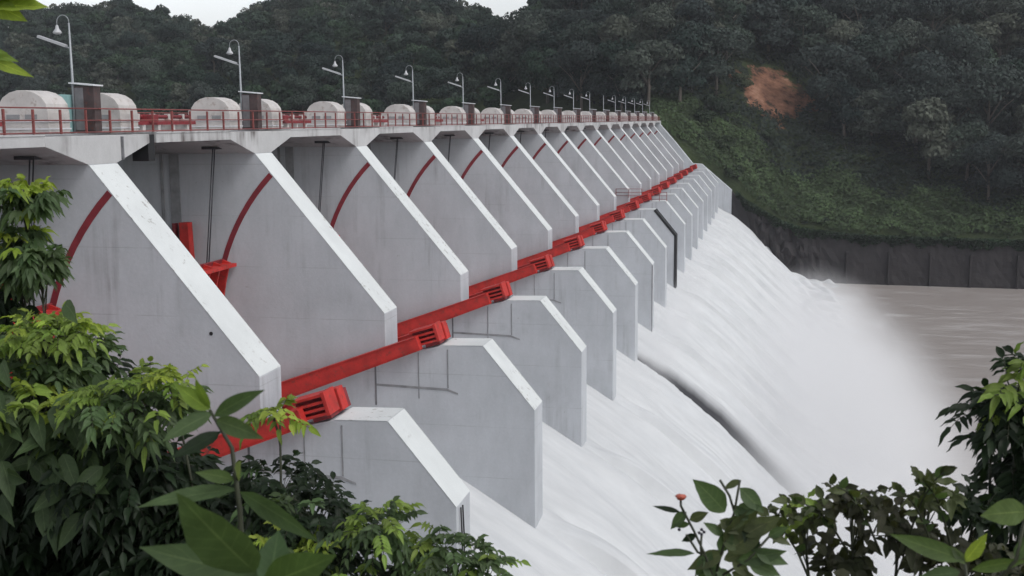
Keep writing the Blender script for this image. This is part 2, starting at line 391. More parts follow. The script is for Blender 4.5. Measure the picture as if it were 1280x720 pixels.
# ------------------------------------------------------------------ spillway water
WX = np.array([-25.5, -20, -16, -13.4, -11.8, -10.4, -7.9, -3.5, .95, 4.5, 8.0, 11, 15])
WZ = np.array([-13.6, -14.6, -16.2, -17.7, -18.7, -19.6, -21.2, -24.8, -29.2, -32.4, -34.2, -34.9, -35.2])
def water_sheet():
    s = np.linspace(0, 1, 230); xs = -25.5 + 40.5*s
    ys = np.arange(Y1-14.2+T, YEND, .22)
    X, Y = np.meshgrid(xs, ys)
    Z = np.interp(X, WX, WZ)
    # rounded jets between the piers with raised wakes and creases behind each pier
    ph = (Y - (Y1+T/2)) % PITCHY; dd = np.minimum(ph, PITCHY-ph)
    down = smooth((X+11)/5)*(1-np.exp(-((Y-(NY(5)+T+1))/4.5)**4))
    fade = 1-smooth((X-3)/9)
    Z = Z + down*fade*(1.1*np.exp(-((ph-PITCHY*.0)/1.3)**2) + .9*np.exp(-((dd-1.8)/1.6)**2) - 1.5*np.exp(-((ph-2.4)/.6)**2)*np.clip(1-(X+10)/13, 0, 1) - .35)
    n1 = np.zeros_like(Z); r2 = np.random.default_rng(3)
    for q in range(46):
        ky = 10**r2.uniform(-.5, .75); kx = ky*r2.uniform(.03, .22); amp = .22/ky**.75
        n1 += amp*.6*np.sin(ky*Y + kx*X*r2.choice([-1, 1]) + r2.uniform(0, 6.28) + .9*np.sin(.31*X+q))
    Z = Z + n1*.16*(.35+down)
    Z = Z + .6*(1-smooth((Y-65)/14))*smooth((X+24)/8)*(1-smooth((X-2)/6))
    # bay five runs short of water along its near side: a thin film over the chute, deep sheet ending abruptly
    y0 = NY(5)+T-.5+.10*np.sin(X*3.1)+.06*np.sin(X*8.3)+.05*np.sin(X*17)
    wd = np.interp(X, [-16, -11, -6, -1, 3, 6], [1.2, 2.6, 6.5, 8.5, 8.5, 7.0])
    t = (Y-y0)/wd; g_ = np.where((t > 0) & (t < 1), 1-smooth(t), 0)*(1-smooth((X-1)/5)); thin = np.clip(g_*1.35, 0, 1)
    Z = Z - g_*.30; n1 = n1*(1-thin)
    # a thin crown of spray at the foot
    foot = smooth((X-4)/4)*(1-smooth((X-12)/3))
    for q in range(14):
        kx, ky = r2.uniform(.4, 2.2), r2.uniform(.2, 1.6); Z += foot*.16*np.sin(kx*X+ky*Y+r2.uniform(0, 6.28))
    V = np.stack([X, Y, Z], -1).reshape(-1, 3); ny, nx = X.shape
    i = np.arange(nx-1)[None, :] + (np.arange(ny-1)*nx)[:, None]
    Fq = np.stack([i, i+1, i+1+nx, i+nx], -1).reshape(-1, 4)
    o = np_mesh('spillway_water', V, Fq, M['white'], None, np.repeat((1-thin).reshape(-1, 1), 3, 1), smooth=True); tag(o, kind='structure')
water_sheet()
# concrete chute under the water
pts = [(x, z-2.6) for x, z in zip(WX, WZ)] + [(15, -42), (-33, -42), (-33, -14.3), (-25.5, -14.2)]
b = MB(); b.prism_y(pts, Y1-14.2+T, YEND)
tag(b.build('spillway_chute', M['darkwall']), 'dark wet concrete chute showing in the gap between the white water sheets', 'spillway')

# ------------------------------------------------------------------ piers
PIER_UP = [(-33, -.8), (-33, -30), (-10.39, -30), (-10.39, -13.35), (-12.84, -10.38), (-14.8, -10.42), (-16.1, -10.72), (-17.56, -11.3), (-17.56, -9.0), (XH, -1.48), (XH, -.8)]
def skin_strip(b, path, y0, y1, off=.006):
    # thin coat over sloping edges following the profile, offset outwards
    for (x0, z0), (x1, z1) in zip(path[:-1], path[1:]):
        d = Vector((x1-x0, z1-z0)).normalized(); nn = Vector((-d.y, d.x))
        if nn.x < 0 or (abs(nn.x) < 1e-6 and nn.y < 0): nn = -nn
        if nn.y < 0: nn = -nn
        q = [(x0, z0), (x1, z1), (x1+nn.x*off, z1+nn.y*off), (x0+nn.x*off, z0+nn.y*off)]
        b.prism_y(q, y0, y1)
CX, CZ, RG = -15.9, -9.75, 10.2
def arc(r, a0, a1, n=20): return [(CX-r*math.cos(a0+(a1-a0)*i/n), CZ+r*math.sin(a0+(a1-a0)*i/n)) for i in range(n+1)]
def make_pier():
    root = empty('dam_pier', (0, 0, 0))
    b = MB(); b.prism_y(PIER_UP, 0, T); b.build('pier_wall', M['pier'], root, bevel=.03)
    # flared head carrying the deck
    b = MB(); b.prism_x([(0.002, -1.48), (-2.56, -.785), (-2.56, ZD-.02), (T+2.5, ZD-.02), (T+2.5, -.785), (T-.002, -1.48)], -32.5, XH+.012)
    b.build('pier_head', M['head'], root, bevel=.015)
    # paler coat on up-facing edges, mostly sky light painted into the colour
    b = MB()
    skin_strip(b, [(XH+.02, -1.50), (-17.58, -8.98)], -.012, T+.012, .014)
    skin_strip(b, [(-14.8, -10.42), (-12.85, -10.375)], -.012, T+.012, .014)
    skin_strip(b, [(-12.83, -10.385), (-10.40, -13.34)], -.012, T+.012, .014)
    b.build('skylit_edge_coat', M['edge'], root)
    # seal track, an arc let into both faces
    P = arc(RG+.13, math.radians(45.5), math.radians(-24)); Q = arc(RG-.13, math.radians(45.5), math.radians(-24))
    for y0, y1 in ((-.022, .01), (T-.01, T+.022)):
        b = MB()
        for i in range(len(P)-1): b.prism_y([P[i], P[i+1], Q[i+1], Q[i]], y0, y1)
        b.build('seal_track', M['seal_red'], root)
    # stop-log guides and recessed panel edges upstream
    b = MB(); b.box(-28.25, -27.75, -.07, .01, -14, -1.5); b.box(-28.75, -28.6, -.05, .01, -14, -1.5)
    b.build('stoplog_guide', M['joint'], root)
    b = MB(); b.box(-27.2, -18.6, -.008, .01, -12.1, -1.9) if False else None
    # dark strips for the lower-face joints, the horizontal one a painted panel shadow line
    b = MB(); b.prism_y([(-18.1, -12.36), (-18.1, -12.47), (-14.6, -12.58), (-14.05, -12.74), (-14.05, -12.66), (-14.6, -12.46)], -.02, .01)
    b.build('joint_and_shade_line', M['joint'], root)
    b = MB(); b.box(-18.13, -18.05, -.025, .01, -13.4, -11.5); b.build('joint_and_shade_line', M['dark_grey'], root)
    b = MB(); b.box(-14.56, -14.50, -.02, .01, -12.45, -10.6); b.build('joint_and_shade_line', M['joint'], root)
    b = MB(); b.box(-15.98, -15.93, -.022, .01, -13.0, -10.8); b.build('joint_and_shade_line', M['joint'], root)
    # trunnion bearing block, tilted with the arm
    def rot(cx, cz, px, pz, a=math.radians(17)): return (cx+px*math.cos(a)-pz*math.sin(a), cz+px*math.sin(a)+pz*math.cos(a))
    def rr_(cx, cz, x0, x1, z0, z1): return [rot(cx, cz, *p) for p in ((x0, z0), (x1, z0), (x1, z1), (x0, z1))]
    C1 = (-15.5, -9.92); C2 = (-15.13, -9.9)
    b = MB(); b.prism_y(rr_(*C1, -.70, .50, -.36, .36), -.05, .55); blk = b.build('bearing_block', M['dark_red'], root, bevel=.02)
    b = MB()
    for z in (-.40, -.19, .03, .27): b.prism_y(rr_(*C1, -.74, .52, z, z+.10), -.36, .60)
    b.prism_y(rr_(*C1, .46, .60, -.43, .42), -.38, .60)
    b.build('fin', M['red'], blk, bevel=.012)
    b = MB(); b.prism_y(rr_(*C2, -.38, .30, -.44, .40), .72, 1.30); b.build('end_plate', M['red'], blk, bevel=.03)
    b = MB(); b.prism_y(rr_(*C2, -.6, .10, -.5, .2), -.02, T+.1); b.build('pedestal', M['dark_red'], blk)
    return root
proto = make_pier()
piers = []
for k in range(0, 17):
    o = proto if k == 0 else copy_tree(proto)
    o.location = (0, NY(k), 0)
    if k == 0: lab = 'white spillway pier at the near end, largely hidden behind the leafy bushes'
    elif k == 1: lab = 'largest white spillway pier, its sloping edge nearest the bushes'
    elif k == 2: lab = 'white spillway pier next after the largest, in front of the second lamp post'
    elif k == 8: lab = 'distant white spillway pier with a thick black strip down its lower edge'
    elif k == 6: lab = 'white spillway pier with a thin dark line down its lower nose'
    else: lab = '%s white spillway pier along the row counted from the bushes' % ORD[k-1]
    tag(o, lab, 'pier', 'white concrete piers of the spillway'); piers.append(o)
def edge_strip(k, r, mt):
    b = MB(); y = -.02
    for (x0, z0), (x1, z1) in (((-12.84, -10.38), (-10.39, -13.35)), ((-10.39, -13.35), (-10.39, -20.5))):
        d = Vector((x1-x0, z1-z0)).normalized(); nn = Vector((-d.y, d.x)); nn = nn if nn.x > 0 else -nn
        b.prism_y([(x0-nn.x*r, z0-nn.y*r), (x1-nn.x*r, z1-nn.y*r), (x1+nn.x*.03, z1+nn.y*.03), (x0+nn.x*.03, z0+nn.y*.03)], -.03, T+.03)
    b.build('edge_strip', mt, piers[k])
edge_strip(8, .22, M['black'])
b = MB(); b.box(-24.6, -23.9, T+2.52, T+3.03, -1.5, -.46); b.build('gap_shade', M['black'], piers[1])  # black box stands in for the shade of the open slab gap
b = MB(); b.box(-10.45, -10.36, -.02, .2, -20, -13.4); b.build('edge_strip', M['joint'], piers[6])
b = MB(); b.box(XH-.05, XH+.10, T+.35, T+.43, -1.36, -.5); b.build('drain_pipe', M['dark_grey'], piers[1])

for q in (.35, .62):
    b = MB(); b.tube([(-10.33, q, -13.45), (-10.30, q+.03, -14.6), (-10.32, q, -16.2)], .03, 6); b.build('steel_rod', M['black'], piers[1])
p = at(264, 417, Y=NY(1)); b = MB(); b.tube([(p.x, -.02, p.z), (p.x, .02, p.z)], .07, 10); b.build('anchor_hole', M['black'], piers[1])
# far abutment wall
b = MB(); b.prism_y([(-33, ZD-.02), (-33, -30), (-8.0, -38), (-8.0, -15.6), (-14.6, -9.9), (-16.6, -9.75), (-20.5, -5.0), (XH, -1.2), (XH, ZD-.02)], YEND+.02, YEND+3)
tag(b.build('abutment_wall', M['pier'], bevel=.03), 'white concrete wall closing the far end of the spillway against the green bank', 'wall')
b = MB(); b.prism_y([(-34, ZD-.05), (-34, -30), (-19, -42), (-13, -42), (-18, -10), (-24.5, -1.5), (-24.5, ZD-.05)], 19.5, NY(0)-.01)
tag(b.build('abutment_wall', M['pier']), 'near abutment block behind the bushes', 'wall')

# ------------------------------------------------------------------ deck
droot = empty('bridge_deck', (-28, 150, ZS))
tag(droot, 'long grey concrete service deck running along the tops of the piers', 'deck')
for k in range(0, 17):
    y0 = NY(k)+T+2.503 + (.55 if k == 1 else 0); y1 = NY(k+1)-2.563 if k < 16 else YEND+3
    b = MB(); b.box(-32.4, XH+.002, y0, y1, ZS, ZD); b.box(-32.4, XH+.03, y0, y1, ZD+.002, ZD+.05)
    o = b.build('deck_slab', M['head']); o.parent = droot; o.matrix_parent_inverse = Matrix.Translation((28, -150, -ZS))
b = MB(); b.box(-32.4, XH-.0, 19.5, NY(0)-2.57, ZS-.6, ZD)
o = b.build('deck_slab', M['head']); o.parent = droot; o.matrix_parent_inverse = Matrix.Translation((28, -150, -ZS))

# ------------------------------------------------------------------ gates, one in each bay
def make_gate():
    root = empty('radial_gate', (0, 0, 0)); ya, yb = T+.08, PITCHY-.08
    a0, a1 = math.radians(18.5), math.radians(-24)
    P = arc(RG+.05, a0, a1, 14); Q = arc(RG-.05, a0, a1, 14)
    b = MB()
    for i in range(14): b.prism_y([P[i], P[i+1], Q[i+1], Q[i]], ya, yb)
    b.build('skin_plate', M['dark_red'], root)
    P = arc(RG-.06, a0, a1, 14); Q = arc(RG-.45, a0, a1, 14)
    for j in range(13):
        y = ya+.15+(yb-ya-.45)*j/12; b = MB()
        for i in range(14): b.prism_y([P[i], P[i+1], Q[i+1], Q[i]], y, y+.12)
        b.build('rib', M['red'], root)
    for ang in (18.2, 5, -10):
        x, z = CX-(RG-.45)*math.cos(math.radians(ang)), CZ+(RG-.45)*math.sin(math.radians(ang))
        b = MB(); b.box(x-.5, x+.22, ya, yb, z-.16, z+.0); b.build('girder', M['red'], root)
    for s in (0, 1):
        y = (T+.28) if s == 0 else PITCHY-.72
        x1, z1, x0, z0 = -15.75, -10.22, -25.0, -13.55
        d = Vector((x1-x0, z1-z0)).normalized(); nn = Vector((-d.y, d.x))*.29
        q = [(x0-nn.x*1.9, z0-nn.y*1.9), (x1-nn.x, z1-nn.y), (x1+nn.x, z1+nn.y), (x0+nn.x, z0+nn.y)]
        b = MB(); b.prism_y(q, y, y+.42); arm = b.build('arm', M['red'], root, bevel=.02)
        b = MB()
        for e in (-1, 1):
            g1 = 1.9 if e < 0 else 1.0; g2 = g1+.14
            q = [(x0+nn.x*e*g1, z0+nn.y*e*g1), (x1+nn.x*e, z1+nn.y*e), (x1+nn.x*e*1.14, z1+nn.y*e*1.14), (x0+nn.x*e*g2, z0+nn.y*e*g2)]
            b.prism_y(q, y-.05, y+.47)
        b.build('flange', M['red'], arm)
    # hoist ropes at both ends with their anchor plates
    for y in (T+.75, PITCHY-.95):
        b = MB()
        for dy in (-.11, .11): b.tube([(-25.45, y+dy, -1.2), (-26.0, y+dy, -6.6)], .028, 6)
        b.build('hoist_rope', M['cable'], root)
        b = MB(); b.box(-25.85, -25.05, y-.45, y+.45, -1.25, -1.13); b.build('rope_guide', M['cable'], root)
    # lifting posts
    b = MB(); b.prism_y([(-27.45, -9), (-27.0, -9), (-27.15, -4.75), (-27.6, -4.75)], PITCHY-.6, PITCHY-.12); b.build('lifting_post', M['red'], root)
    b = MB(); b.box(-28.0, -27.85, PITCHY-.5, PITCHY-.2, -9, -4.8); b.build('lifting_post', M['dark_red'], root)
    return root
g0 = make_gate()
for k in range(0, 17):
    if k == 16: continue
    o = g0 if k == 0 else copy_tree(g0)
    o.location = (0, NY(k), 0)
    tag(o, 'red radial gate with sloping arm, %s' % ('behind the near bushes' if k == 0 else 'beyond the %s white pier' % ORD[k-1].replace('nearest', 'largest')),
        'sluice gate', 'red radial gates between the piers')

# ------------------------------------------------------------------ railings
def make_rail(L, H=.88, nposts=9, rails=(.0, .42, .84), mat='rail', r=.028):
    root = empty('deck_railing')
    for i in range(nposts):
        y = L*(i+.5)/nposts if nposts > 1 else 0
        b = MB(); b.box(-.035, .035, y-.035, y+.035, 0, H-.05); b.build('post', M[mat], root)
    for z in rails:
        b = MB(); b.tube([(0, 0, z+.04), (0, L, z+.04)], r, 6); b.build('rail', M[mat], root)
    return root
r0 = make_rail(PITCHY-.03); r1 = make_rail(PITCHY-.03, mat='rail')
for k in range(0, 17):
    o = r0 if k == 0 else copy_tree(r0); o.location = (XH-.08, NY(k)+T/2, ZD+.06)
    tag(o, 'rusty red tube railing on the downstream deck edge, %s' % ('at the left picture border' if k == 0 else 'starting at the %s lamp post' % ORD[k-1]), 'railing', 'downstream deck railings')
    o = r1 if k == 0 else copy_tree(r1); o.location = (-32.2, NY(k)+T/2, ZD+.06)
    tag(o, 'railing on the reservoir edge of the deck, %s' % ('behind the leftmost covers' if k == 0 else 'behind the %s lamp post' % ORD[k-1]), 'railing', 'reservoir side deck railings')

# ------------------------------------------------------------------ hoist covers, shafts, cabinets, lamp posts
def make_cover():
    root = empty('hoist_cover'); W, L, H0, H = .98, 1.3, .72, 1.52
    prof = [(-W, 0), (-W, H0)]
    for i in range(1, 9):
        th = math.pi*(1-i/9); prof.append((W*math.cos(th)*1.0, H0+(H-H0)*math.sin(th)**.85))
    prof += [(W, H0), (W, 0)]
    b = MB(); b.prism_y(prof, 0, L); b.build('shell', M['cover'], root, bevel=.02)
    b = MB()
    for z in (.16, .42): b.box(-W-.03, W+.03, -.03, L+.03, z, z+.05)
    b.build('band', M['roofsheet'], root)
    b = MB(); b.box(-.62, -.12, -.035, .02, .52, .68); b.box(.1, .55, -.035, .02, .52, .68)
    b.build('vent', M['joint'], root)
    b = MB(); b.box(-1.22, -.7, .25, .75, 0, .95); b.build('gearbox', M['cover'], root, bevel=.03)
    b = MB(); b.lathe(-.95, .5, [(.0, 1.06), (.08, 1.04), (.09, .95)], 10); b.build('cap', M['roofsheet'], root)
    return root
c0 = make_cover()
def place_cover(x, y, label):
    global c0
    if c0 is not None and not c0.get('label'): o = c0
    else: o = copy_tree(c0)
    o.location = (x, y, ZD+.052); o['label'] = label; o['category'] = 'machine cover'; o['group'] = 'white hoist covers on the deck'
for k in range(0, 18):
    if k > 0 and k < 17: place_cover(-25.25, NY(k)-1.6, 'cream arched hoist cover just left of the %s lamp post' % ORD[k-1])
    if k < 17: place_cover(-25.1, NY(k)+T+.95, 'cream arched hoist cover just right of the %s' % ('leftmost railing' if k == 0 else ORD[k-1]+' dark cabinet'))
place_cover(-25.25, YEND-1.75, 'cream arched hoist cover at the very far end of the deck')
def make_shaft():
    root = empty('hoist_shaft'); L = PITCHY-T-2.4-1.75-.25
    b = MB(); b.tube([(0, 0, .62), (0, L, .62)], .09, 8); b.build('shaft', M['dark_red'], root)
    b = MB(); b.box(-.35, -.2, 0, L, .28, .44); b.build('beam', M['orange'], root)
    b = MB(); b.box(.2, .35, 0, L, .28, .44); b.build('beam', M['dark_red'], root)
    for i in range(6):
        y = L*(i+.5)/6; b = MB(); b.box(-.3, .3, y-.07, y+.07, 0, .28); b.box(-.1, .1, y-.09, y+.09, .44, .75); b.build('support', M['cover'], root)
    b = MB(); b.box(-.5, .5, L*.5-.3, L*.5+.3, .35, .72); b.build('motor', M['dark_red'], root, bevel=.05)
    return root
s0 = make_shaft()
for k in range(0, 17):
    o = s0 if k == 0 else copy_tree(s0); o.location = (-26.1, NY(k)+T+2.35, ZD+.052)
    tag(o, 'red drive shaft and beams on the deck, %s' % ('at the left border' if k == 0 else 'right of the %s cabinet' % ORD[k-1]), 'hoist machinery', 'red hoist shafts on the deck')
# low pale parapet behind the machinery
b = MB(); b.box(-30.6, -30.4, 20, YEND+3, ZD+.05, ZD+.62)
tag(b.build('parapet_wall', M['orange'] if False else M['cover']), 'long low pale parapet behind the red hoist shafts', 'wall')
def make_cab():
    root = empty('control_cabinet')
    b = MB(); b.box(-.40, .40, -.30, .15, .06, 1.70); b.build('body', M['cabinet'], root, bevel=.015)
    b = MB(); b.box(-.36, -.02, -.325, -.302, .12, 1.64); b.build('door', M['cab_grey'], root)
    b = MB(); b.box(.02, .36, -.325, -.302, .12, .85); b.build('door', M['cabinet'], root)
    b = MB(); b.prism_y([(-.52, 1.79), (.46, 1.70), (.46, 1.75), (-.52, 1.84)], -.42, .25); b.build('roof', M['roofsheet'], root)
    b = MB(); b.box(-.45, .45, -.35, .2, 0, .07); b.build('plinth', M['dark_grey'], root)
    return root
def make_lamp():
    root = empty('lamp_post')
    b = MB(); b.tube([(0, 0, 0), (0, 0, 1.5), (-.02, 0, 3.95)], [.062, .05, .032], 10)
    b.lathe(0, 0, [(.16, 0), (.16, .04), (.08, .05)], 10)
    b.build('pole', M['steel'], root)
    pth = [(-.02, 0, 3.9)] + [(-.02-.24+.24*math.cos(t), 0, 4.0+.24*math.sin(t)) for t in np.linspace(0, math.pi, 9)] + [(-.5, 0, 3.86)]
    g = empty('gooseneck'); g.parent = root
    b = MB(); b.tube(pth, .016, 8); gn = b.build('gooseneck_arm', M['steel'], root)
    b = MB(); b.lathe(-.5, 0, [(.02, 3.9), (.05, 3.86), (.07, 3.76), (.15, 3.65), (.16, 3.61), (.10, 3.57), (.0, 3.55)], 14); b.build('bell_lamp', M['lampwhite'], root)
    bpy.data.objects.remove(g)
    b = MB(); b.tube([(0, 0, 3.05), (-.35, 0, 3.16)], .03, 6)
    d = Vector((-1.0, 0, .33)).normalized()
    b2 = MB(); p0 = Vector((-.2, 0, 3.1)); p1 = p0+d*1.15
    up = Vector((d.z, 0, -d.x)) if False else Vector((-d.z, 0, d.x))*-1
    q = [(p0.x, p0.z), (p1.x, p1.z), (p1.x+up.x*.09, p1.z+up.z*.09), (p0.x+up.x*.09, p0.z+up.z*.09)]
    b2.prism_y(q, -.09, .09); b2.build('flood_tube', M['lampwhite'], root); b.build('tube_bracket', M['steel'], root)
    return root
cab0 = make_cab(); l0 = make_lamp()
for k in range(1, 17):
    o = cab0 if k == 1 else copy_tree(cab0); o.location = (-24.35, NY(k)+1.1, ZD+.052)
    tag(o, 'dark brown control cabinet with a pale lid beside the %s lamp post' % ORD[k-1], 'cabinet', 'control cabinets on the deck')
    o = l0 if k == 1 else copy_tree(l0); o.location = (-24.80, NY(k)+.85, ZD+.052)
    if k == 11:
        for ch in list(o.children):
            if not ch.name.startswith('pole'): bpy.data.objects.remove(ch)
        tag(o, 'bare grey pole without a lamp, eleventh along the deck', 'pole')
    else: tag(o, 'grey lamp post with bell lamp and slanted tube, %s' % ('tallest, at far left' if k == 1 else '%s from the left' % ORD[k-1]), 'lamp post', 'lamp posts along the deck')
# teal box between the first covers
b = MB(); b.box(-25.3, -24.9, NY(1)+.2, NY(1)+1.6, ZD+.05, ZD+1.45)
tag(b.build('switch_box', M['teal'], bevel=.02), 'teal sheet metal box behind the nearest lamp post', 'box')
# guard rails on two noses far along
def small_guard(x, y, z, L, lab):
    root = empty('guard_rail', (x, y, z))
    for i in (0, .5, 1):
        b = MB(); b.box(L*i-.04, L*i+.04, -.04, .04, 0, 1.15); b.build('post', M['rail'], root)
    for h in (.25, .68, 1.12):
        b = MB(); b.tube([(0, 0, h), (L, 0, h)], .035, 6); b.build('rail', M['rail'], root)
    tag(root, lab, 'railing')
p = at(770, 247, Y=NY(9)-.2); small_guard(p.x, NY(9)-.2, p.z, 3.3, 'brown guard rail above the red arms midway along the row of piers')
p = at(793, 263, Y=NY(9)+.2); small_guard(-14.6, NY(9)+.2, -10.38, 1.9, 'small brown guard rail on a lower pier top behind the black edged pier')

# ------------------------------------------------------------------ far retaining wall and its features
def bank_wall():
    xs = np.array([-8, -5, -1, 3, 7, 12, 20, 45, 90]); zt = np.array([-15.9, -18.6, -21.0, -23.0, -24.3, -25.0, -25.6, -26.0, -26.3])
    b = MB()
    vs = []; yb = np.array([266.5, 265.8, 265.0, 264.0, 263, 262, 261, 259, 256])
    rr = np.random.default_rng(2)
    X = np.linspace(-8, 90, 120); Zt = np.interp(X, xs, zt) + rr.normal(0, .10, 120); Yb = np.interp(X, xs, yb)
    rows = 10
    V = []
    for j in range(rows+1):
        t = j/rows
        for i in range(120):
            z = Zt[i]*(1-t)+(-38)*t
            rough = 1.3*math.exp(-((X[i]-3)/7)**2)
            V.append((X[i], Yb[i]-1.2*t+rr.normal(0, .05+rough*.5), z))
    Fq = []
    for j in range(rows):
        for i in range(119):
            a = j*120+i; Fq.append((a, a+120, a+121, a+1))
    base = len(V)
    for i in range(120): V.append((X[i], Yb[i]+9, Zt[i]-.05))
    for i in range(119): Fq.append((i, i+1, base+i+1, base+i))
    root = empty('retaining_wall', (20, 261, -38))
    o = np_mesh('wall_face', V, Fq, M['darkwall']); o.parent = root; o.matrix_parent_inverse = Matrix.Translation((-20, -261, 38))
    for x in (16.5, 25, 33.2, 41, 50, 60):
        y = float(np.interp(x, xs, yb)); b = MB(); b.box(x-.18, x+.18, y-1.3, y-.2, -36, -28.2)
        o = b.build('buttress', M['darkwall']); o.parent = root; o.matrix_parent_inverse = Matrix.Translation((-20, -261, 38))
    tag(root, 'dark stained concrete river wall below the green bank on the far side', 'wall')
bank_wall()

# ------------------------------------------------------------------ trees
def crown_mesh(name, seed, R, H, n, size, tone, pal=None):
    r = np.random.default_rng(seed)
    nb = r.integers(12, 18)
    cs = []; rad = []
    for i in range(nb):
        th = r.uniform(0, 6.28); rr = R*.62*math.sqrt(r.uniform(0, 1)); z = H*(.27+.65*r.uniform(0, 1)*(1-.5*rr/R))
        cs.append((rr*math.cos(th), rr*math.sin(th), z)); rad.append(R*r.uniform(.26, .48))
    cs = np.array(cs); rad = np.array(rad)
    w_ = rad**2/np.sum(rad**2); bi = r.choice(nb, n, p=w_)
    d = r.normal(size=(n, 3)); d[:, 2] = np.abs(d[:, 2])*1.0 - .35; d /= np.linalg.norm(d, axis=1)[:, None]
    rr = rad[bi]*(.72+.34*r.random(n)); P = cs[bi]+d*rr[:, None]*np.array([1, 1, .78])
    # clump normals follow the lobe so light models the lumps
    nrm = d*1.0+r.normal(size=(n, 3))*.42; nrm /= np.linalg.norm(nrm, axis=1)[:, None]
    t1 = np.cross(nrm, r.normal(size=(n, 3))); t1 /= np.linalg.norm(t1, axis=1)[:, None]; t2 = np.cross(nrm, t1)
    s = size*r.uniform(.5, 1.25, n)[:, None]
    V = np.stack([P-t1*s, P-t2*s*.55+nrm*s*.15, P+t1*s*.9, P+t2*s*.6-nrm*s*.2], 1).reshape(-1, 3)
    Fq = np.arange(4*n).reshape(-1, 4)
    bt = r.uniform(.8, 1.2, nb)[bi]; tt = r.uniform(.65, 1.35, n)*bt
    c = np.array(tone)[None, :]*tt[:, None]; c = np.repeat(c, 4, 0)
    return V, Fq, c
KINDS = [  # radius, height, tone
    (6.0, 12.5, (0.027, 0.043, 0.034)), (7.5, 15.0, (0.031, 0.046, 0.038)), (5.0, 11.0, (0.023, 0.043, 0.027)), (6.5, 13.5, (0.056, 0.067, 0.055)),
    (5.5, 14.5, (0.021, 0.035, 0.029)), (7.0, 12.0, (0.029, 0.051, 0.032)), (4.2, 9.5, (0.024, 0.046, 0.027)), (8.5, 16.5, (0.050, 0.062, 0.052))]
protos = []
for i, (R, H, tone) in enumerate(KINDS):
    root = empty('broadleaf_tree')
    V, Fq, c = crown_mesh('crown', 40+i, R, H, 5200, .40, tone)
    np_mesh('crown', V, Fq, M['treeleaf'], root, c)
    b = MB(); r_ = random.Random(i)
    b.tube([(0, 0, -1.5), (.2, 0, H*.3), (.1, .2, H*.62)], [.38, .28, .14], 8)
    for q in range(5):
        th = q*1.26+r_.random(); b.tube([(.15, .1, H*(.26+.05*q)), (R*.3*math.cos(th), R*.3*math.sin(th), H*(.45+.05*q)), (R*.62*math.cos(th), R*.62*math.sin(th), H*(.60+.04*q))], [.16, .10, .04], 6)
    b.build('trunk', M['bark'], root)
    protos.append(root)
def pj(p):
    d = p.dot(FW); return 640+F_PX*p.dot(RT)/d, 360-F_PX*p.dot(UP)/d
spots = []
rt = random.Random(4)
def try_spot(x, y, kmin, smin, smax, force=None):
    z = float(terrain(x, y)); k = force if force is not None else rt.choice(kmin)
    u, v = pj(Vector((x, y, z+KINDS[k][1]*.6)))
    if -90 < u < 1370 and v > -90: spots.append((x, y, z, k, rt.uniform(smin, smax), u, v)); return True
# hillside right of the dam
yy = 292
slipx, slipy = SLIP[0], SLIP[1]
def in_clear(x, y):
    u, v = pj(Vector((x, y, float(terrain(x, y)))))
    # open bank: only low growth
    edge = np.interp(u, [840, 900, 960, 1020, 1060, 1100, 1200, 1290], [150, 135, 130, 135, 205, 235, 262, 268])
    if v > edge: return True
    if 905 < u < 1010 and v > 85: return True
    return False
y = 276.
while y < 430:
    x = -62.
    while x < 125:
        xx, y2 = x+rt.uniform(-3.2, 3.2), y+rt.uniform(-3.2, 3.2)
        if xx/y2 > -.2 and xx/y2 < .30 and not in_clear(xx, y2): try_spot(xx, y2, [0, 1, 3, 5, 7, 7, 3, 4], .95, 1.35)
        x += 8.6
    y += 8.8
# wooded hills behind the reservoir
y = 300.
while y < 540:
    x = -380.
    while x < -50:
        xx, y2 = x+rt.uniform(-3.5, 3.5), y+rt.uniform(-3.5, 3.5); a = xx/y2
        if -.78 < a < -.17 and float(terrain(xx, y2)) > -3.5: try_spot(xx, y2, [0, 1, 2, 3, 4, 5, 6], .7, 1.1)
        x += 9.2
    y += 9.6
# keep only trees that can be seen: drop those wholly behind nearer, higher ones
spots.sort(key=lambda s: s[1])
GU = np.full(160, 1e9); vis = []
for s in spots:
    x, y, z, k, sc, u, v = s; H = KINDS[k][1]*sc; R = KINDS[k][0]*sc
    top = pj(Vector((x, y, z+H)))[1]; wd = F_PX*R/y; i0 = max(0, int((u-wd*.6+100)/10)); i1 = min(159, int((u+wd*.6+100)/10))
    if i1 < i0: continue
    if top < GU[i0:i1+1].max()+8 and top < 150 or y < 330 and top < GU[i0:i1+1].max()+8: vis.append((R/y, s))
    low = pj(Vector((x, y, z+H*.72)))[1]; GU[i0:i1+1] = np.minimum(GU[i0:i1+1], low)
vis.sort(key=lambda q: -q[0])
print('trees', len(spots), 'visible', len(vis))
used = set()
NAMES = ['medium round dark green tree', 'tall spreading grey-green tree', 'small rounded bright green tree', 'grey-tinged open-crowned tree',
         'narrow very dark green tree', 'broad mid-green tree', 'little bushy green tree', 'huge billowing pale grey-green tree']
def ordinal(i):
    return ORD[i] if 0 < i < 17 else 'first' if i == 0 else '%d%s' % (i+1, 'st' if (i+1) % 10 == 1 else 'nd' if (i+1) % 10 == 2 else 'rd' if (i+1) % 10 == 3 else 'th')
def zone_of(u): return ('right of the red landslip' if u > 1010 else 'above the far dam end' if u > 690 else
            'behind the middle of the deck' if u > 400 else 'behind the left deck end')
chosen = sorted(vis[:290], key=lambda q: q[1][5]); cnt = {}
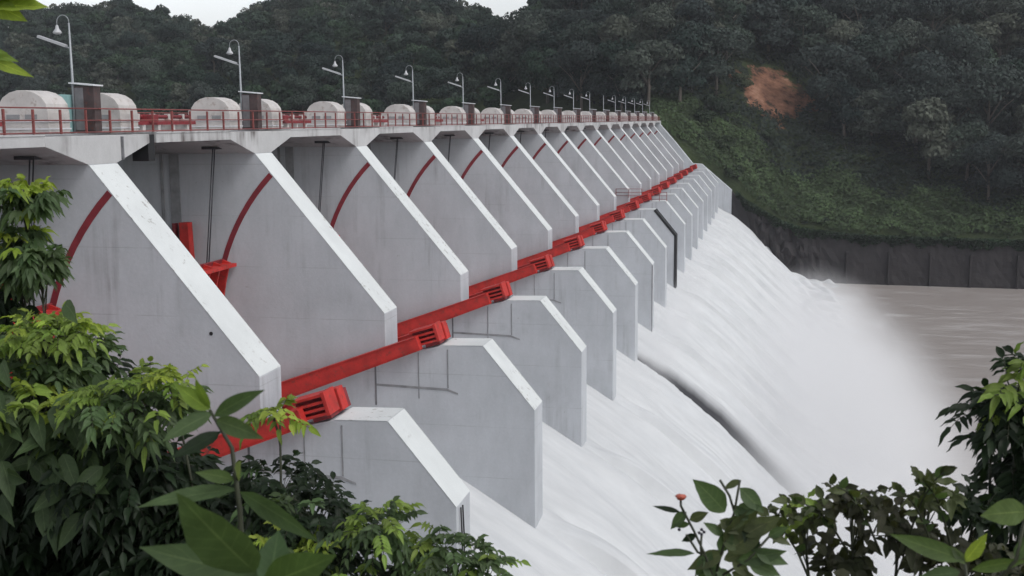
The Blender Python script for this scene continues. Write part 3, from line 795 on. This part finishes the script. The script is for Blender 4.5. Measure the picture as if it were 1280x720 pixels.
for i, (q, s) in enumerate(chosen):
    x, y, z, k, sc, u, v = s
    if k in used: o = copy_tree(protos[k])
    else: o = protos[k]; used.add(k)
    o.location = (x, y, z-.3); o.scale = (sc, sc, sc*rt.uniform(.9, 1.12)); o.rotation_euler = (0, 0, rt.uniform(0, 6.28))
    zone = zone_of(u); c_ = cnt.get((k, zone), 0); cnt[(k, zone)] = c_+1
    tag(o, '%s %s, %s from the left there' % (NAMES[k], zone, ordinal(c_)), 'tree', NAMES[k]+'s '+zone)
for k, pr in enumerate(protos):
    if k not in used:
        for ch in list(pr.children): bpy.data.objects.remove(ch)
        bpy.data.objects.remove(pr)
rest = vis[290:]
if rest:
    base = [crown_mesh('c', 70+i, KINDS[i][0], KINDS[i][1], 1500, .62, KINDS[i][2]) for i in range(8)]
    Vs, Cs, n0 = [], [], 0; Fs = []
    for q, s in rest:
        x, y, z, k, sc, u, v = s; V, Fq, c = base[k]; th = rt.uniform(0, 6.28); cc, ss = math.cos(th), math.sin(th)
        W_ = V*sc; W_ = np.stack([W_[:, 0]*cc-W_[:, 1]*ss+x, W_[:, 0]*ss+W_[:, 1]*cc+y, W_[:, 2]+z], -1)
        Vs.append(W_); Cs.append(c*rt.uniform(.8, 1.2)); Fs.append(Fq+n0); n0 += len(V)
    o = np_mesh('distant_forest', np.concatenate(Vs), np.concatenate(Fs), M['treeleaf'], None, np.concatenate(Cs))
    tag(o, 'dense mass of distant forest filling the ridges between the nearer trees', 'forest', kind='stuff')

# low creepers and brush on the open bank and under the trees
def ground_cover(name, n, xr, yr, size, tone, label, cat, cond, lift=.5):
    r = np.random.default_rng(hash(name) % 1000 if False else len(name))
    x = r.uniform(*xr, n); y = r.uniform(*yr, n); ok = cond(x, y); x, y = x[ok], y[ok]; n = len(x)
    if name == 'hanging_creeper':
        xs = np.array([-8, -5, -1, 3, 7, 12, 20, 45, 90]); zt = np.array([-15.9, -18.6, -21.0, -23.0, -24.3, -25.0, -25.6, -26.0, -26.3]); yb = np.array([266.5, 265.8, 265.0, 264.0, 263, 262, 261, 259, 256])
        dp = r.random(n)*(.5+1.0*(.5+.5*np.sin(x*.8+2*np.sin(x*.23)))+.5*(.5+.5*np.sin(x*2.3)))
        y = np.interp(x, xs, yb)-.25-.35*r.random(n)+np.where(r.random(n) < .55, 3.5*r.random(n), 0); up_ = y > np.interp(x, xs, yb)-.1
        z = np.interp(x, xs, zt)+.35 - np.where(up_, 0, dp)+r.random(n)*.5
    else: z = terrain(x, y)
    mound = .5+.5*np.sin(x*.55+2*np.sin(y*.21))*np.sin(y*.62+1.7*np.sin(x*.17)); z = z + (mound*lift*1.6 + r.random(n)*lift if name != 'hanging_creeper' else 0)
    gx = (terrain(x+.7, y)-terrain(x-.7, y))/1.4; gy = (terrain(x, y+.7)-terrain(x, y-.7))/1.4
    nrm = np.stack([-gx, -gy, np.ones(n)], -1)+r.normal(size=(n, 3))*.45; nrm /= np.linalg.norm(nrm, axis=1)[:, None]
    t1 = np.cross(nrm, r.normal(size=(n, 3))); t1 /= np.linalg.norm(t1, axis=1)[:, None]; t2 = np.cross(nrm, t1)
    s = size*r.uniform(.5, 1.3, n)[:, None]; P = np.stack([x, y, z], -1)
    V = np.stack([P-t1*s, P-t2*s*.6+nrm*s*.2, P+t1*s, P+t2*s*.6-nrm*s*.2], 1).reshape(-1, 3)
    patch = .5+.5*np.sin(x*.23+y*.31+2*np.sin(x*.11)); tt = (.55+.5*mound+.35*patch)*r.uniform(.7, 1.3, n)
    c = np.repeat(np.array(tone)[None]*tt[:, None], 4, 0)
    o = np_mesh(name, V, np.arange(4*n).reshape(-1, 4), M['treeleaf'], None, c); tag(o, label, cat, kind='stuff')
def slipmask(x, y):
    z = terrain(x, y); return np.sqrt(((x-slipx)/9)**2+((y-slipy)/12.5)**2+((z-SLIP[2])/9.5)**2)+.22*np.sin(x*.5+1)*np.sin(y*.45)+.18*np.sin(x*1.3)*np.sin(z*1.1) > 1.0
bank = lambda x, y: y-(268-np.clip((x-20)/12, 0, 6))
ground_cover('creeper_cover', 60000, (-30, 95), (262, 300), .36, (.038, .062, .028), 'thick green creeper blanketing the lower bank above the river wall', 'ground cover', lambda x, y: slipmask(x, y) & (bank(x, y) > -2) & (bank(x, y)+3*np.sin(x*.3) < np.interp(x, [-20, 10, 40], [18, 15, 13])) & (x/y < .33), 1.15)
ground_cover('hanging_creeper', 16000, (-7, 92), (250, 268), .36, (.034, .056, .026), 'green creeper spilling unevenly over the top edge of the dark river wall', 'ground cover', lambda x, y: y > 0, .5)
ground_cover('brushwood', 60000, (-40, 105), (270, 350), .50, (.028, .038, .024), 'dark tangled brush covering the upper bank round the red landslip', 'brush', lambda x, y: slipmask(x, y) & (bank(x, y)+3*np.sin(x*.3) > np.interp(x, [-20, 10, 40], [16, 13, 11])) & (x/y < .33), 1.3)
# shrubs on the open bank
def shrub(x, y, R, lab, tone=(.045, .06, .034)):
    root = empty('shrub', (x, y, float(terrain(x, y))))
    V, Fq, c = crown_mesh('f', int(x*7+y) % 999, R, R*1.7, 2600, R*.085, tone)
    np_mesh('foliage', V-np.array([0, 0, R*.35]), Fq, M['treeleaf'], root, c)
    b = MB(); b.tube([(0, 0, -.4), (0, 0, R)], [.15, .05], 6); b.build('stem', M['bark'], root)
    tag(root, lab, 'shrub')
for (u, v, Y, R, lab) in [(893, 180, 283, 4.6, 'large round dark shrub on the bank just right of the dam end'),
                          (960, 200, 288, 2.6, 'small dark shrub on the bank below the red landslip'),
                          (1030, 165, 300, 3.4, 'grey bushy shrub right of and below the red landslip'),
                          (1075, 190, 296, 3.0, 'dark shrub at the foot of the right-hand trees'),
                          (862, 150, 290, 3.8, 'dark shrub behind the far end of the deck'),
                          (925, 150, 300, 3.0, 'brownish shrub left of and below the red landslip')]:
    p = at(u, v, Y=Y); shrub(p.x, Y, R, lab)

# scattered scrub on the open bank, copies of one bush
def scrub_proto():
    root = empty('scrub_bush'); V, Fq, c = crown_mesh('f', 611, 2.2, 3.2, 1500, .26, (.034, .050, .027))
    np_mesh('foliage', V-np.array([0, 0, .9]), Fq, M['treeleaf'], root, c)
    b = MB(); b.tube([(0, 0, -.4), (0, 0, 1.5)], [.09, .04], 6); b.build('stem', M['bark'], root); return root
sb = scrub_proto(); rs = random.Random(31); pts = []
while len(pts) < 46:
    x, y = rs.uniform(-18, 66), rs.uniform(264, 296); z = float(terrain(x, y)); u, v = pj(Vector((x, y, z)))
    if 870 < u < 1300 and y > 269-max(0, min(6, (x-20)/12)) and not (905 < u < 1015 and v < 165) and all((x-a)**2+(y-b_)**2 > 14 for a, b_, *_ in pts): pts.append((x, y, z, u, v))
for i, (x, y, z, u, v) in enumerate(sorted(pts, key=lambda q: q[3])):
    o = sb if i == 0 else copy_tree(sb); f = rs.uniform(.35, 1.05)*(1.25 if v < 225 else .75)
    o.location = (x, y, z); o.scale = (f*rs.uniform(1, 1.5), f*1.1, f*rs.uniform(.6, 1)); o.rotation_euler = (0, 0, rs.uniform(0, 6))
    tag(o, 'low scrub bush on the green bank above the dark wall, %s from the left' % ordinal(i), 'bush', 'scrub bushes on the open bank')

# ------------------------------------------------------------------ foreground plants
def leaves(P, D, L, W, droop, tone, fold=.22, twist=0, rows=7, upv=(0, -.45, .8)):
    """P base points, D directions; returns verts, faces, colours of pointed leaves"""
    n = len(P); P = np.asarray(P, float); D = np.asarray(D, float); D /= np.linalg.norm(D, axis=1)[:, None]
    up = np.array([upv])+rng.normal(size=(n, 3))*(.28+twist)
    S = np.cross(D, up); S /= np.linalg.norm(S, axis=1)[:, None]; Nn = np.cross(S, D)
    L = np.broadcast_to(L, (n,))[:, None]; W = np.broadcast_to(W, (n,))[:, None]; droop = np.broadcast_to(droop, (n,))[:, None]
    ts = np.linspace(0, 1, rows); ws = np.interp(ts, [0, .05, .15, .3, .45, .6, .78, .92, 1], [.05, .28, .72, .98, 1.0, .86, .52, .18, .01])
    rowsV = []
    wav = rng.uniform(-1, 1, (n, 1))
    for j, (t, wv) in enumerate(zip(ts, ws)):
        c = P + D*L*t + np.array([[0, 0, -1.]])*L*droop*t*t + S*L*.10*wav*t*t
        e = Nn*W*wv*fold + Nn*W*(.12 if rows < 8 else .03)*math.sin(j*2.1)
        rowsV += [c-S*W*wv*.5+e, c, c+S*W*wv*.5+e]
    V = np.stack(rowsV, 1); m = V.shape[1]
    f = []
    for j in range(rows-1):
        a = j*3; f += [(a, a+1, a+4, a+3), (a+1, a+2, a+5, a+4)]
    f = np.array(f); Fq = (f[None]+(np.arange(n)*m)[:, None, None]).reshape(-1, 4)
    tone = np.broadcast_to(tone, (n, 3)); c = np.repeat(tone[:, None, :], m, 1).copy()
    bl = np.zeros((m, 3)); bl[:, 0] = np.repeat(ts, 3); bl[0::3, 1] = 1; bl[2::3, 1] = 1   # blade coordinates for the veins
    return V.reshape(-1, 3), Fq, c.reshape(-1, 3), np.tile(bl, (n, 1))
class Plant:
    def __init__(s): s.V, s.F, s.C, s.B, s.n = [], [], [], [], 0; s.st = MB()
    def addl(s, *a, **k):
        V, Fq, c, bl = leaves(*a, **k); s.B.append(bl); s.V.append(V); s.F.append(Fq+s.n); s.C.append(c); s.n += len(V)
    def build(s, name, label, loc, cat='plant', kids=()):
        root = empty(name, loc); off = np.array(loc)
        np_mesh('foliage', np.concatenate(s.V)-off, np.concatenate(s.F), M['leaf'], root, np.concatenate(s.C), True, np.concatenate(s.B))
        s.st.build('stem', M['stem'], root, off=tuple(loc))
        for nm, mb, mt in kids: mb.build(nm, mt, root, off=tuple(loc))
        tag(root, label, cat); return root
def pathpt(p0, p1, t, sag):
    return p0.lerp(p1, t) + Vector((0, 0, sag*math.sin(math.pi*t)))
def sprig_compound(pl, base, dirn, L, nl, leafL, leafW, tone, droop):
    """pinnate leaf: stalk with paired drooping leaflets and a terminal one"""
    d = dirn.normalized(); side = d.cross(Vector((0, 0, 1)))
    if side.length < .1: side = Vector((1, 0, 0))
    side.normalize(); P, D, LL = [], [], []
    pts = [base + d*L*t + Vector((0, 0, -droop*L*t*t)) for t in np.linspace(0, 1, 6)]
    pl.st.tube(pts, [max(.0012, leafL*.018)]*6, 4, False)
    for i in range(nl):
        t = .28+.72*i/nl; p = base + d*L*t + Vector((0, 0, -droop*L*t*t))
        for sg in (-1, 1):
            P.append(p); D.append(side*sg*.9 + d*.55 + Vector((0, 0, -.12-.4*random.random()))); LL.append(leafL*(1-.25*abs(t-.55)))
    P.append(pts[-1]); D.append(d+Vector((0, 0, -droop*1.4))); LL.append(leafL*1.12)
    n = len(P); tn = np.array(tone)*rng.uniform(.8, 1.2, (n, 1))
    pl.addl(P, D, np.array(LL), np.array(LL)*leafW/leafL, rng.uniform(.15, .6, n), tn)
def bush(name, label, root_pt, blobs, mode, cat='shrub', seed=1, stems=True):
    """blobs: (centre u, v, depth Y, radius x, radius z, radius y, number of sprigs, young fraction)"""
    random.seed(seed); pl = Plant(); rootv = Vector(root_pt)
    for (u, v, Y, rx, rz, ry, ns, young, tone_d, tone_y, size) in blobs:
        c = at(u, v, Y=Y)
        hub = rootv.lerp(c, .75) + Vector((0, .25, 0))
        pl.st.tube([rootv, rootv.lerp(hub, .5)+Vector((random.uniform(-.05, .05), 0, .05)), hub, c], [.016, .012, .008, .004], 6)
        for i in range(ns):
            d = Vector((random.gauss(0, 1), random.gauss(0, 1), random.gauss(0, 1))); d.normalize()
            rr = random.random()**.45; p = c + Vector((d.x*rx*rr, d.y*ry*rr, d.z*rz*rr))
            if stems and i % 3 == 0: pl.st.tube([c.lerp(hub, .3*random.random()), c.lerp(p, .5)+Vector((0, 0, -.02)), p], [.006*size*8, .004*size*8, .002*size*8], 4, False)
            out = (p-c); out.normalize() if out.length > 0 else None
            out = out*.8 + Vector((random.gauss(0, .5), random.gauss(0, .5)-.25, random.gauss(0, .35)+.25))
            hi = (d.z*rr > .25 and random.random() < young) or random.random() < young*.12
            tone = tone_y if hi else tone_d
            f_ = random.uniform(.75, 1.25); g_ = random.uniform(.92, 1.08); tone = (tone[0]*f_*g_, tone[1]*f_, tone[2]*f_*g_)
            if mode == 'pinnate': sprig_compound(pl, p, out, size*random.uniform(1.6, 2.4), random.choice((3, 4, 5)), size*random.uniform(.8, 1.15), size*.38, tone, random.uniform(.2, .7))
            elif mode == 'palmate':
                P, D, LL = [], [], []; k = random.choice((5, 6, 7)); ax = out.normalized(); sd = ax.cross(Vector((0, 0, 1))).normalized()
                for q in range(k):
                    th = (q-(k-1)/2)*.62; P.append(p); D.append(ax*math.cos(th)+sd*math.sin(th)+Vector((0, 0, -.25))); LL.append(size*random.uniform(.8, 1.2)*(1-.12*abs(q-(k-1)/2)))
                LL = np.array(LL); pl.addl(P, D, LL, LL*.40, rng.uniform(.3, .8, k), np.array(tone)*rng.uniform(.85, 1.15, (k, 1)))
            else:
                k = random.choice((3, 4, 5)); P, D, LL = [], [], []; ax = out.normalized(); sd = ax.cross(Vector((0, 0, 1))).normalized(); ot = sd.cross(ax)
                for q in range(k):
                    th = q*2.4+random.random(); P.append(p-ax*size*.28*(q)); D.append(sd*math.cos(th)+ot*math.sin(th)+ax*.6); LL.append(size*random.uniform(.7, 1.15))
                LL = np.array(LL); pl.addl(P, D, LL, LL*.52, rng.uniform(.05, .5, k), np.array(tone)*rng.uniform(.8, 1.2, (k, 1)))
    return pl
DG, MG, YG, LG = (.017, .031, .014), (.075, .118, .050), (.25, .33, .05), (.17, .25, .05)  # DG also puts the shade deep inside the bushes into the leaf colour
OLV, RDK = (.080, .098, .042), (.052, .056, .032)
def gz(x, y): return float(terrain(x, y))
# 1 upper-left shrub with hanging pinnate leaves
rp = at(-40, 700, Y=5.9); rp = (rp.x, 5.9, gz(rp.x, 5.9))
pl = bush('', '', rp, [(30, 245, 5.4, .17, .09, .2, 70, .9, MG, YG, .085), (50, 330, 5.3, .11, .10, .15, 36, .1, MG, MG, .09), (22, 320, 5.4, .20, .15, .2, 90, .25, MG, YG, .095),
                       (5, 380, 5.5, .14, .12, .2, 40, .1, DG, MG, .09)], 'palmate', seed=3)
pl.build('leafy_shrub', 'tall shrub at the left border with drooping fingered leaves, yellow-green on top', rp, 'shrub')
# 2 middle-left shrub mass
rp = at(60, 900, Y=5.4); rp = (rp.x, 5.4, gz(rp.x, 5.4))
pl = bush('', '', rp, [(55, 440, 4.7, .26, .11, .25, 150, 1, MG, LG, .06), (55, 412, 4.6, .24, .04, .2, 50, 1, LG, YG, .05), (40, 505, 4.4, .16, .04, .15, 26, 1, LG, YG, .07), (40, 560, 4.8, .40, .30, .25, 210, .06, DG, MG, .085),
                       (40, 680, 4.9, .45, .30, .25, 230, .0, DG, DG, .09), (120, 640, 5.1, .50, .35, .12, 200, .0, DG, DG, .10), (80, 500, 5.1, .40, .2, .12, 100, .0, DG, DG, .10), (20, 500, 4.4, .14, .10, .2, 26, .4, MG, LG, .085)], 'pinnate', seed=5)
random.seed(77)
for q in range(60):
    u, v = random.gauss(75, 45), random.gauss(565, 45); a = at(u, v, Y=4.35+random.uniform(-.1, .1)); D = Vector((random.uniform(-.6, .9), -.35, random.uniform(-.9, .1))); L = random.uniform(.10, .17)
    pl.addl([a], [D], np.array([L]), np.array([L*.48]), np.array([.25]), np.array([MG])*random.uniform(.7, 1.15), upv=(0, -1, .5), rows=9)
pl.build('dense_shrub', 'dense dark green shrub filling the lower left corner with pale young top leaves', rp, 'shrub')
# 3 shrub rising toward the first red bearing block
rp = at(240, 900, Y=5.0); rp = (rp.x, 5.0, gz(rp.x, 5.0))
pl = bush('', '', rp, [(165, 500, 4.3, .20, .08, .2, 90, .95, MG, LG, .058), (215, 478, 4.3, .09, .04, .12, 24, .9, LG, YG, .042),
                       (150, 590, 4.5, .24, .18, .25, 150, .05, DG, MG, .07), (295, 655, 4.5, .24, .14, .25, 130, .05, DG, MG, .065),
                       (350, 610, 4.4, .10, .10, .2, 40, .1, DG, MG, .055), (250, 700, 4.6, .40, .16, .25, 180, .02, DG, MG, .08), (230, 640, 4.9, .42, .25, .1, 170, .0, DG, DG, .10),
                       (350, 515, 4.2, .07, .02, .1, 9, 1, LG, YG, .055)], 'pinnate', seed=8)
pl.build('dense_shrub', 'glossy shrub in front of the first red arm, bright leaves along its crest', rp, 'shrub')
# 4 low shrub at bottom centre
rp = at(480, 900, Y=4.6); rp = (rp.x, 4.6, gz(rp.x, 4.6))
pl = bush('', '', rp, [(470, 655, 4.0, .11, .05, .12, 40, .7, MG, LG, .045), (560, 690, 4.0, .13, .07, .15, 60, .6, MG, LG, .045),
                       (400, 650, 4.2, .13, .10, .2, 80, .15, DG, MG, .055), (450, 710, 4.1, .26, .10, .2, 110, .3, DG, LG, .05),
                       (365, 700, 4.0, .12, .10, .2, 50, .6, MG, YG, .045), (610, 712, 4.0, .06, .04, .1, 20, .5, MG, LG, .045)], 'pinnate', seed=9)
pl.build('low_shrub', 'low light green shrub at the bottom in front of the nearest lower pier', rp, 'shrub')
# 5 big-leaved plant close to the viewer
pl = Plant(); random.seed(2)
base = at(310, 980, Y=1.95); bp = (base.x, 1.95, gz(base.x, 1.95))
top = at(262, 512, Y=1.95)
pl.st.tube([Vector(bp), at(305, 760, Y=1.95), at(300, 640, Y=1.95), at(290, 560, Y=1.95), top], [.007, .006, .005, .004, .003], 7)
def bigleaf(u0, v0, u1, v1, W, tone, Ya=1.95, Yb=1.9, droop=.05):
    a, b_ = at(u0, v0, Y=Ya), at(u1, v1, Y=Yb); D = b_-a; L = D.length; pl.addl([a], [D], np.array([L]), np.array([W]), np.array([droop]), np.array([tone]), fold=.12, upv=(0, -1, .35), twist=-.1, rows=13)
for a in [(268, 520, 330, 480, .030, MG), (262, 512, 215, 480, .03, LG), (266, 516, 200, 545, .032, MG), (270, 525, 330, 545, .035, (.08, .12, .05)), (262, 510, 240, 470, .02, LG),
          (275, 540, 215, 575, .03, DG), (300, 615, 400, 670, .042, (.07, .11, .05)), (296, 612, 170, 622, .032, MG),
          (292, 600, 245, 585, .026, (.10, .15, .06)), (298, 600, 300, 570, .026, (.14, .18, .08))]: bigleaf(*a)
for a in [(318, 715, 215, 618, .085, (.075, .115, .05), 1.6, 1.45, .0), (330, 720, 170, 690, .06, (.06, .095, .04), 1.65, 1.6, .05), (330, 730, 425, 700, .06, (.08, .13, .045), 1.6, 1.5, .05),
          (335, 735, 350, 660, .05, (.05, .09, .035), 1.6, 1.7, .02), (300, 740, 240, 715, .05, (.06, .10, .04), 1.5, 1.4, .1)]: bigleaf(*a)
pl.build('large_leaved_plant', 'tall close plant with big oval opposite leaves in front of the red arm', bp, 'plant')
# 6 flowering plant on the right
pl = Plant(); random.seed(12); Y = 2.6
base = at(905, 960, Y=Y); bp = (base.x, Y, gz(base.x, Y))
def st(*uv, r=.003):
    pl.st.tube([at(u, v, Y=Y) for u, v in uv], [r]*len(uv), 6)
pl.st.tube([Vector(bp), at(900, 800, Y=Y), at(893, 725, Y=Y)], [.006, .005, .004], 6)
st((893, 725), (882, 695), (868, 665), (855, 640)); st((893, 725), (905, 680), (918, 640), (925, 600)); st((882, 695), (872, 690), (858, 668)); st((893, 725), (935, 700), (962, 670))
st((878, 700), (876, 685), (877, 668)); st((855, 640), (851, 632), (851, 624)); st((918, 640), (912, 620), (900, 600))
def lf(u0, v0, u1, v1, W, tone, dy=0, droop=.05):
    a, b_ = at(u0, v0, Y=Y), at(u1, v1, Y=Y+dy); D = b_-a; L = D.length; pl.addl([a], [D], np.array([L]), np.array([L*W]), np.array([droop]), np.array([tone]), fold=.15, upv=(.1, -1, .4), twist=-.05, rows=11)
for a in [(906, 640, 868, 593, .42, MG, -.05), (868, 692, 808, 692, .22, MG, 0), (850, 640, 815, 632, .2, DG), (862, 655, 840, 655, .4, MG), (862, 650, 886, 640, .5, OLV), (858, 640, 838, 660, .5, MG),
          (905, 680, 945, 625, .45, OLV), (905, 670, 880, 650, .4, MG), (920, 640, 950, 628, .5, MG), (905, 690, 860, 712, .4, OLV), (910, 690, 960, 650, .5, OLV), (925, 610, 955, 640, .5, MG),
          (920, 700, 985, 690, .35, MG), (915, 700, 940, 720, .5, OLV), (895, 710, 865, 735, .5, MG), (935, 700, 975, 720, .5, MG), (925, 600, 905, 612, .4, OLV), (900, 650, 925, 665, .6, OLV),
          (870, 668, 852, 676, .5, DG), (900, 690, 915, 655, .5, MG), (960, 672, 985, 655, .4, MG), (948, 690, 930, 660, .5, DG), (925, 655, 895, 655, .5, OLV), (880, 700, 905, 735, .5, MG), (935, 650, 915, 628, .5, MG), (930, 670, 975, 640, .45, OLV), (945, 690, 985, 705, .45, MG), (915, 715, 955, 735, .5, OLV),
          (890, 690, 870, 720, .45, MG), (925, 685, 900, 672, .6, (.09, .12, .05)), (908, 660, 935, 640, .5, (.09, .12, .05)), (962, 670, 990, 678, .4, OLV), (905, 700, 930, 690, .5, OLV), (895, 712, 920, 728, .5, MG)]: lf(*a)
fl = MB(); c = at(851, 621, Y=Y)
for q in range(9):
    th = q*.7; p = c+Vector((math.cos(th)*.009, math.sin(th)*.009, .002*math.sin(q*3)))
    fl.add([p+Vector((-.005, 0, 0)), p+Vector((0, -.005, .002)), p+Vector((.005, 0, .001)), p+Vector((0, .005, .003)), p+Vector((0, 0, -.003))], [(0, 1, 4), (1, 2, 4), (2, 3, 4), (3, 0, 4), (0, 3, 2, 1)])
fl.lathe(c.x, c.y, [(.0, c.z+.005), (.012, c.z+.003), (.008, c.z-.006), (0, c.z-.008)], 10)
be = MB()
for (u, v) in [(877, 662), (874, 666), (880, 665), (877, 668), (849, 662)]:
    c = at(u, v, Y=Y); be.lathe(c.x, c.y, [(0, c.z+.004), (.0035, c.z+.002), (.0035, c.z-.002), (0, c.z-.004)], 8)
pl.build('flowering_plant', 'slender plant with toothed leaves, a small orange-red flower and a dark berry cluster', bp, 'plant', [('flower', fl, M['flower']), ('berry_cluster', be, M['berry'])])
# 7 dark shrub at lower right
rp = at(1120, 900, Y=4.3); rp = (rp.x, 4.3, gz(rp.x, 4.3))
pl = bush('', '', rp, [(1003, 645, 3.6, .10, .05, .12, 18, .5, OLV, LG, .055), (1065, 628, 3.6, .15, .045, .15, 26, .2, RDK, OLV, .052),
                       (1045, 700, 3.7, .16, .07, .15, 26, .0, RDK, OLV, .065), (1125, 655, 3.7, .15, .06, .15, 28, .1, RDK, OLV, .055),
                       (1165, 610, 3.6, .08, .06, .12, 16, .6, OLV, LG, .05), (1210, 700, 3.7, .24, .07, .15, 44, .1, RDK, OLV, .06), (1222, 630, 3.7, .12, .08, .15, 26, .2, DG, OLV, .052)], 'simple', seed=15)
for (ua, va, ub, vb) in [(1060, 690, 985, 628), (1100, 690, 1040, 606), (1130, 690, 1180, 590), (1170, 700, 1120, 612), (1010, 720, 955, 655), (1190, 690, 1150, 600)]:
    A, B = at(ua, va, Y=3.55), at(ub, vb, Y=3.45); pts = [A.lerp(B, t)+Vector((0, 0, .05*math.sin(math.pi*t))) for t in (0, .25, .5, .75, 1)]
    pl.st.tube(pts, [.004, .0035, .003, .002, .001], 5)
    for q in range(9):
        t = .25+.75*q/8; p = A.lerp(B, t)+Vector((0, 0, .05*math.sin(math.pi*t))); D = (B-A).normalized()+Vector((random.uniform(-.9, .9), random.uniform(-.4, .1), random.uniform(-.6, .7))); L = random.uniform(.04, .075)
        pl.addl([p], [D], np.array([L]), np.array([L*.42]), np.array([.25]), np.array([OLV if q % 3 else MG])*random.uniform(.6, 1.2), upv=(0, -.8, .6), rows=9)
pl.build('dark_shrub', 'dark bronze-leaved shrub against the white spray at lower right', rp, 'shrub')
# 8 shrub at the right border
rp = at(1330, 900, Y=4.4); rp = (rp.x, 4.4, gz(rp.x, 4.4))
pl = bush('', '', rp, [(1272, 492, 4.0, .09, .06, .12, 40, .5, DG, LG, .06), (1238, 520, 4.0, .07, .04, .1, 24, .4, DG, LG, .055),
                       (1290, 570, 4.1, .12, .13, .15, 70, .05, DG, DG, .065), (1300, 650, 4.1, .14, .16, .15, 70, .05, DG, DG, .065)], 'pinnate', seed=18)
pl.build('leafy_shrub', 'dark shrub at the right border with fingered leaves hanging over the spray', rp, 'shrub')
# 9 broad-leaved sprigs bottom right
pl = Plant(); Y = 2.3; base = at(1230, 960, Y=Y); bp = (base.x, Y, gz(base.x, Y))
pl.st.tube([Vector(bp), at(1215, 760, Y=Y), at(1206, 705, Y=Y)], [.006, .004, .003], 6)
pl.st.tube([at(1215, 760, Y=Y), at(1270, 700, Y=Y), at(1285, 630, Y=Y)], [.004, .004, .003], 6)
for a in [(1285, 640, 1225, 640, .6, (.10, .15, .045)), (1206, 700, 1110, 668, .25, (.08, .125, .04)), (1206, 702, 1236, 665, .4, YG), (1206, 705, 1190, 680, .4, (.12, .16, .08)), (1215, 712, 1285, 695, .25, (.09, .14, .04)), (1270, 700, 1290, 660, .4, MG), (1200, 715, 1150, 722, .4, MG)]: lf(*a)
pl.build('broad_leaved_sprig', 'bright yellow-green broad leaves in the bottom right corner', bp, 'plant')
# 10 overhanging branch at top left
pl = Plant(); Y = 3.2; random.seed(21)
b0 = at(-190, 40, Y=Y)
gx = at(-420, 300, Y=Y).x
trunk = [Vector((gx, Y, gz(gx, Y)-.2)), Vector((gx+.05, Y, -.9)), Vector((gx+.2, Y, .1)), b0]
pl.st.tube(trunk, [.05, .04, .025, .012], 8)
pl.st.tube([b0, at(-80, 20, Y=Y), at(10, 8, Y=Y)], [.010, .006, .002], 6); pl.st.tube([b0, at(-80, 50, Y=Y), at(0, 72, Y=Y)], [.008, .005, .002], 6)
for a in [(-12, 5, 58, 10, .42, YG), (-15, -6, 50, -4, .4, LG), (-30, -4, 35, 22, .4, YG), (-30, 60, 22, 78, .25, LG), (-20, 70, 40, 98, .22, YG), (-30, 66, 10, 60, .3, LG), (-15, 2, 30, -20, .4, YG), (-60, 30, -10, 40, .4, LG)]: lf(*a)  # yellow-green and light green are the leaves' own tones
for q in range(40):
    u, v = random.uniform(-260, -30), random.uniform(-60, 120); lf(u, v, u+random.uniform(-60, 60), v+random.uniform(10, 60), .35, LG if q % 2 else MG)
pl.build('overhanging_branch', 'yellow-green leaves hanging into the top left corner', (trunk[0].x, Y, trunk[0].z), 'branch')

# ------------------------------------------------------------------ mist over the foot of the spillway
def mist(name, c, r, dens, label):
    me = bpy.data.meshes.new(name); V = []; Fq = []; nu, nv = 24, 12
    for j in range(nv+1):
        th = math.pi*j/nv
        for i in range(nu):
            ph = 2*math.pi*i/nu; V.append((r[0]*math.sin(th)*math.cos(ph), r[1]*math.sin(th)*math.sin(ph), r[2]*math.cos(th)))
    for j in range(nv):
        for i in range(nu): Fq.append((j*nu+i, (j+1)*nu+i, (j+1)*nu+(i+1) % nu, j*nu+(i+1) % nu))
    me.from_pydata(V, [], Fq); me.validate(); o = bpy.data.objects.new(name, me); COL.objects.link(o); o.location = c
    m = bpy.data.materials.new(name); m.use_nodes = True; n = m.node_tree; n.nodes.clear()
    tc = N(n, 'ShaderNodeTexCoord'); dv = N(n, 'ShaderNodeVectorMath', operation='DIVIDE'); dv.inputs[1].default_value = r
    n.links.new(tc.outputs['Object'], dv.inputs[0]); ln = N(n, 'ShaderNodeVectorMath', operation='LENGTH'); n.links.new(dv.outputs[0], ln.inputs[0])
    f = math_(n, 'SUBTRACT', 1, ln.outputs['Value'], True); f = math_(n, 'POWER', f, 1.8)
    ns = ramp(n, noise(n, .09, 3, .6), [(.3, .35), (.7, 1.5)])
    d = math_(n, 'MULTIPLY', math_(n, 'MULTIPLY', f, ns), dens)
    pv = N(n, 'ShaderNodeVolumePrincipled'); pv.inputs['Color'].default_value = (.985, .985, .99, 1); pv.inputs['Anisotropy'].default_value = .1
    n.links.new(d, pv.inputs['Density']); out = N(n, 'ShaderNodeOutputMaterial'); n.links.new(pv.outputs[0], out.inputs['Volume'])
    me.materials.append(m); tag(o, label, 'mist', kind='stuff')
mist('spray_mist', (7, 115, -34), (15.5, 118, 16), .22, 'white spray hanging over the foot of the spillway')

mist('bay_spray', (-9.5, 118, -20.2), (4.0, 100, 2.6), .10, 'thin spray drifting round the feet of the white piers')
hz = MB(); hz.box(-1000, 700, -130, 1700, -42, 140)
hm = bpy.data.materials.new('haze'); hm.use_nodes = True; hn = hm.node_tree; hn.nodes.clear()
pv = N(hn, 'ShaderNodeVolumePrincipled'); pv.inputs['Color'].default_value = (.90, .93, 1, 1); pv.inputs['Density'].default_value = .00012
ho = N(hn, 'ShaderNodeOutputMaterial'); hn.links.new(pv.outputs[0], ho.inputs['Volume'])
tag(hz.build('haze', hm), kind='stuff')
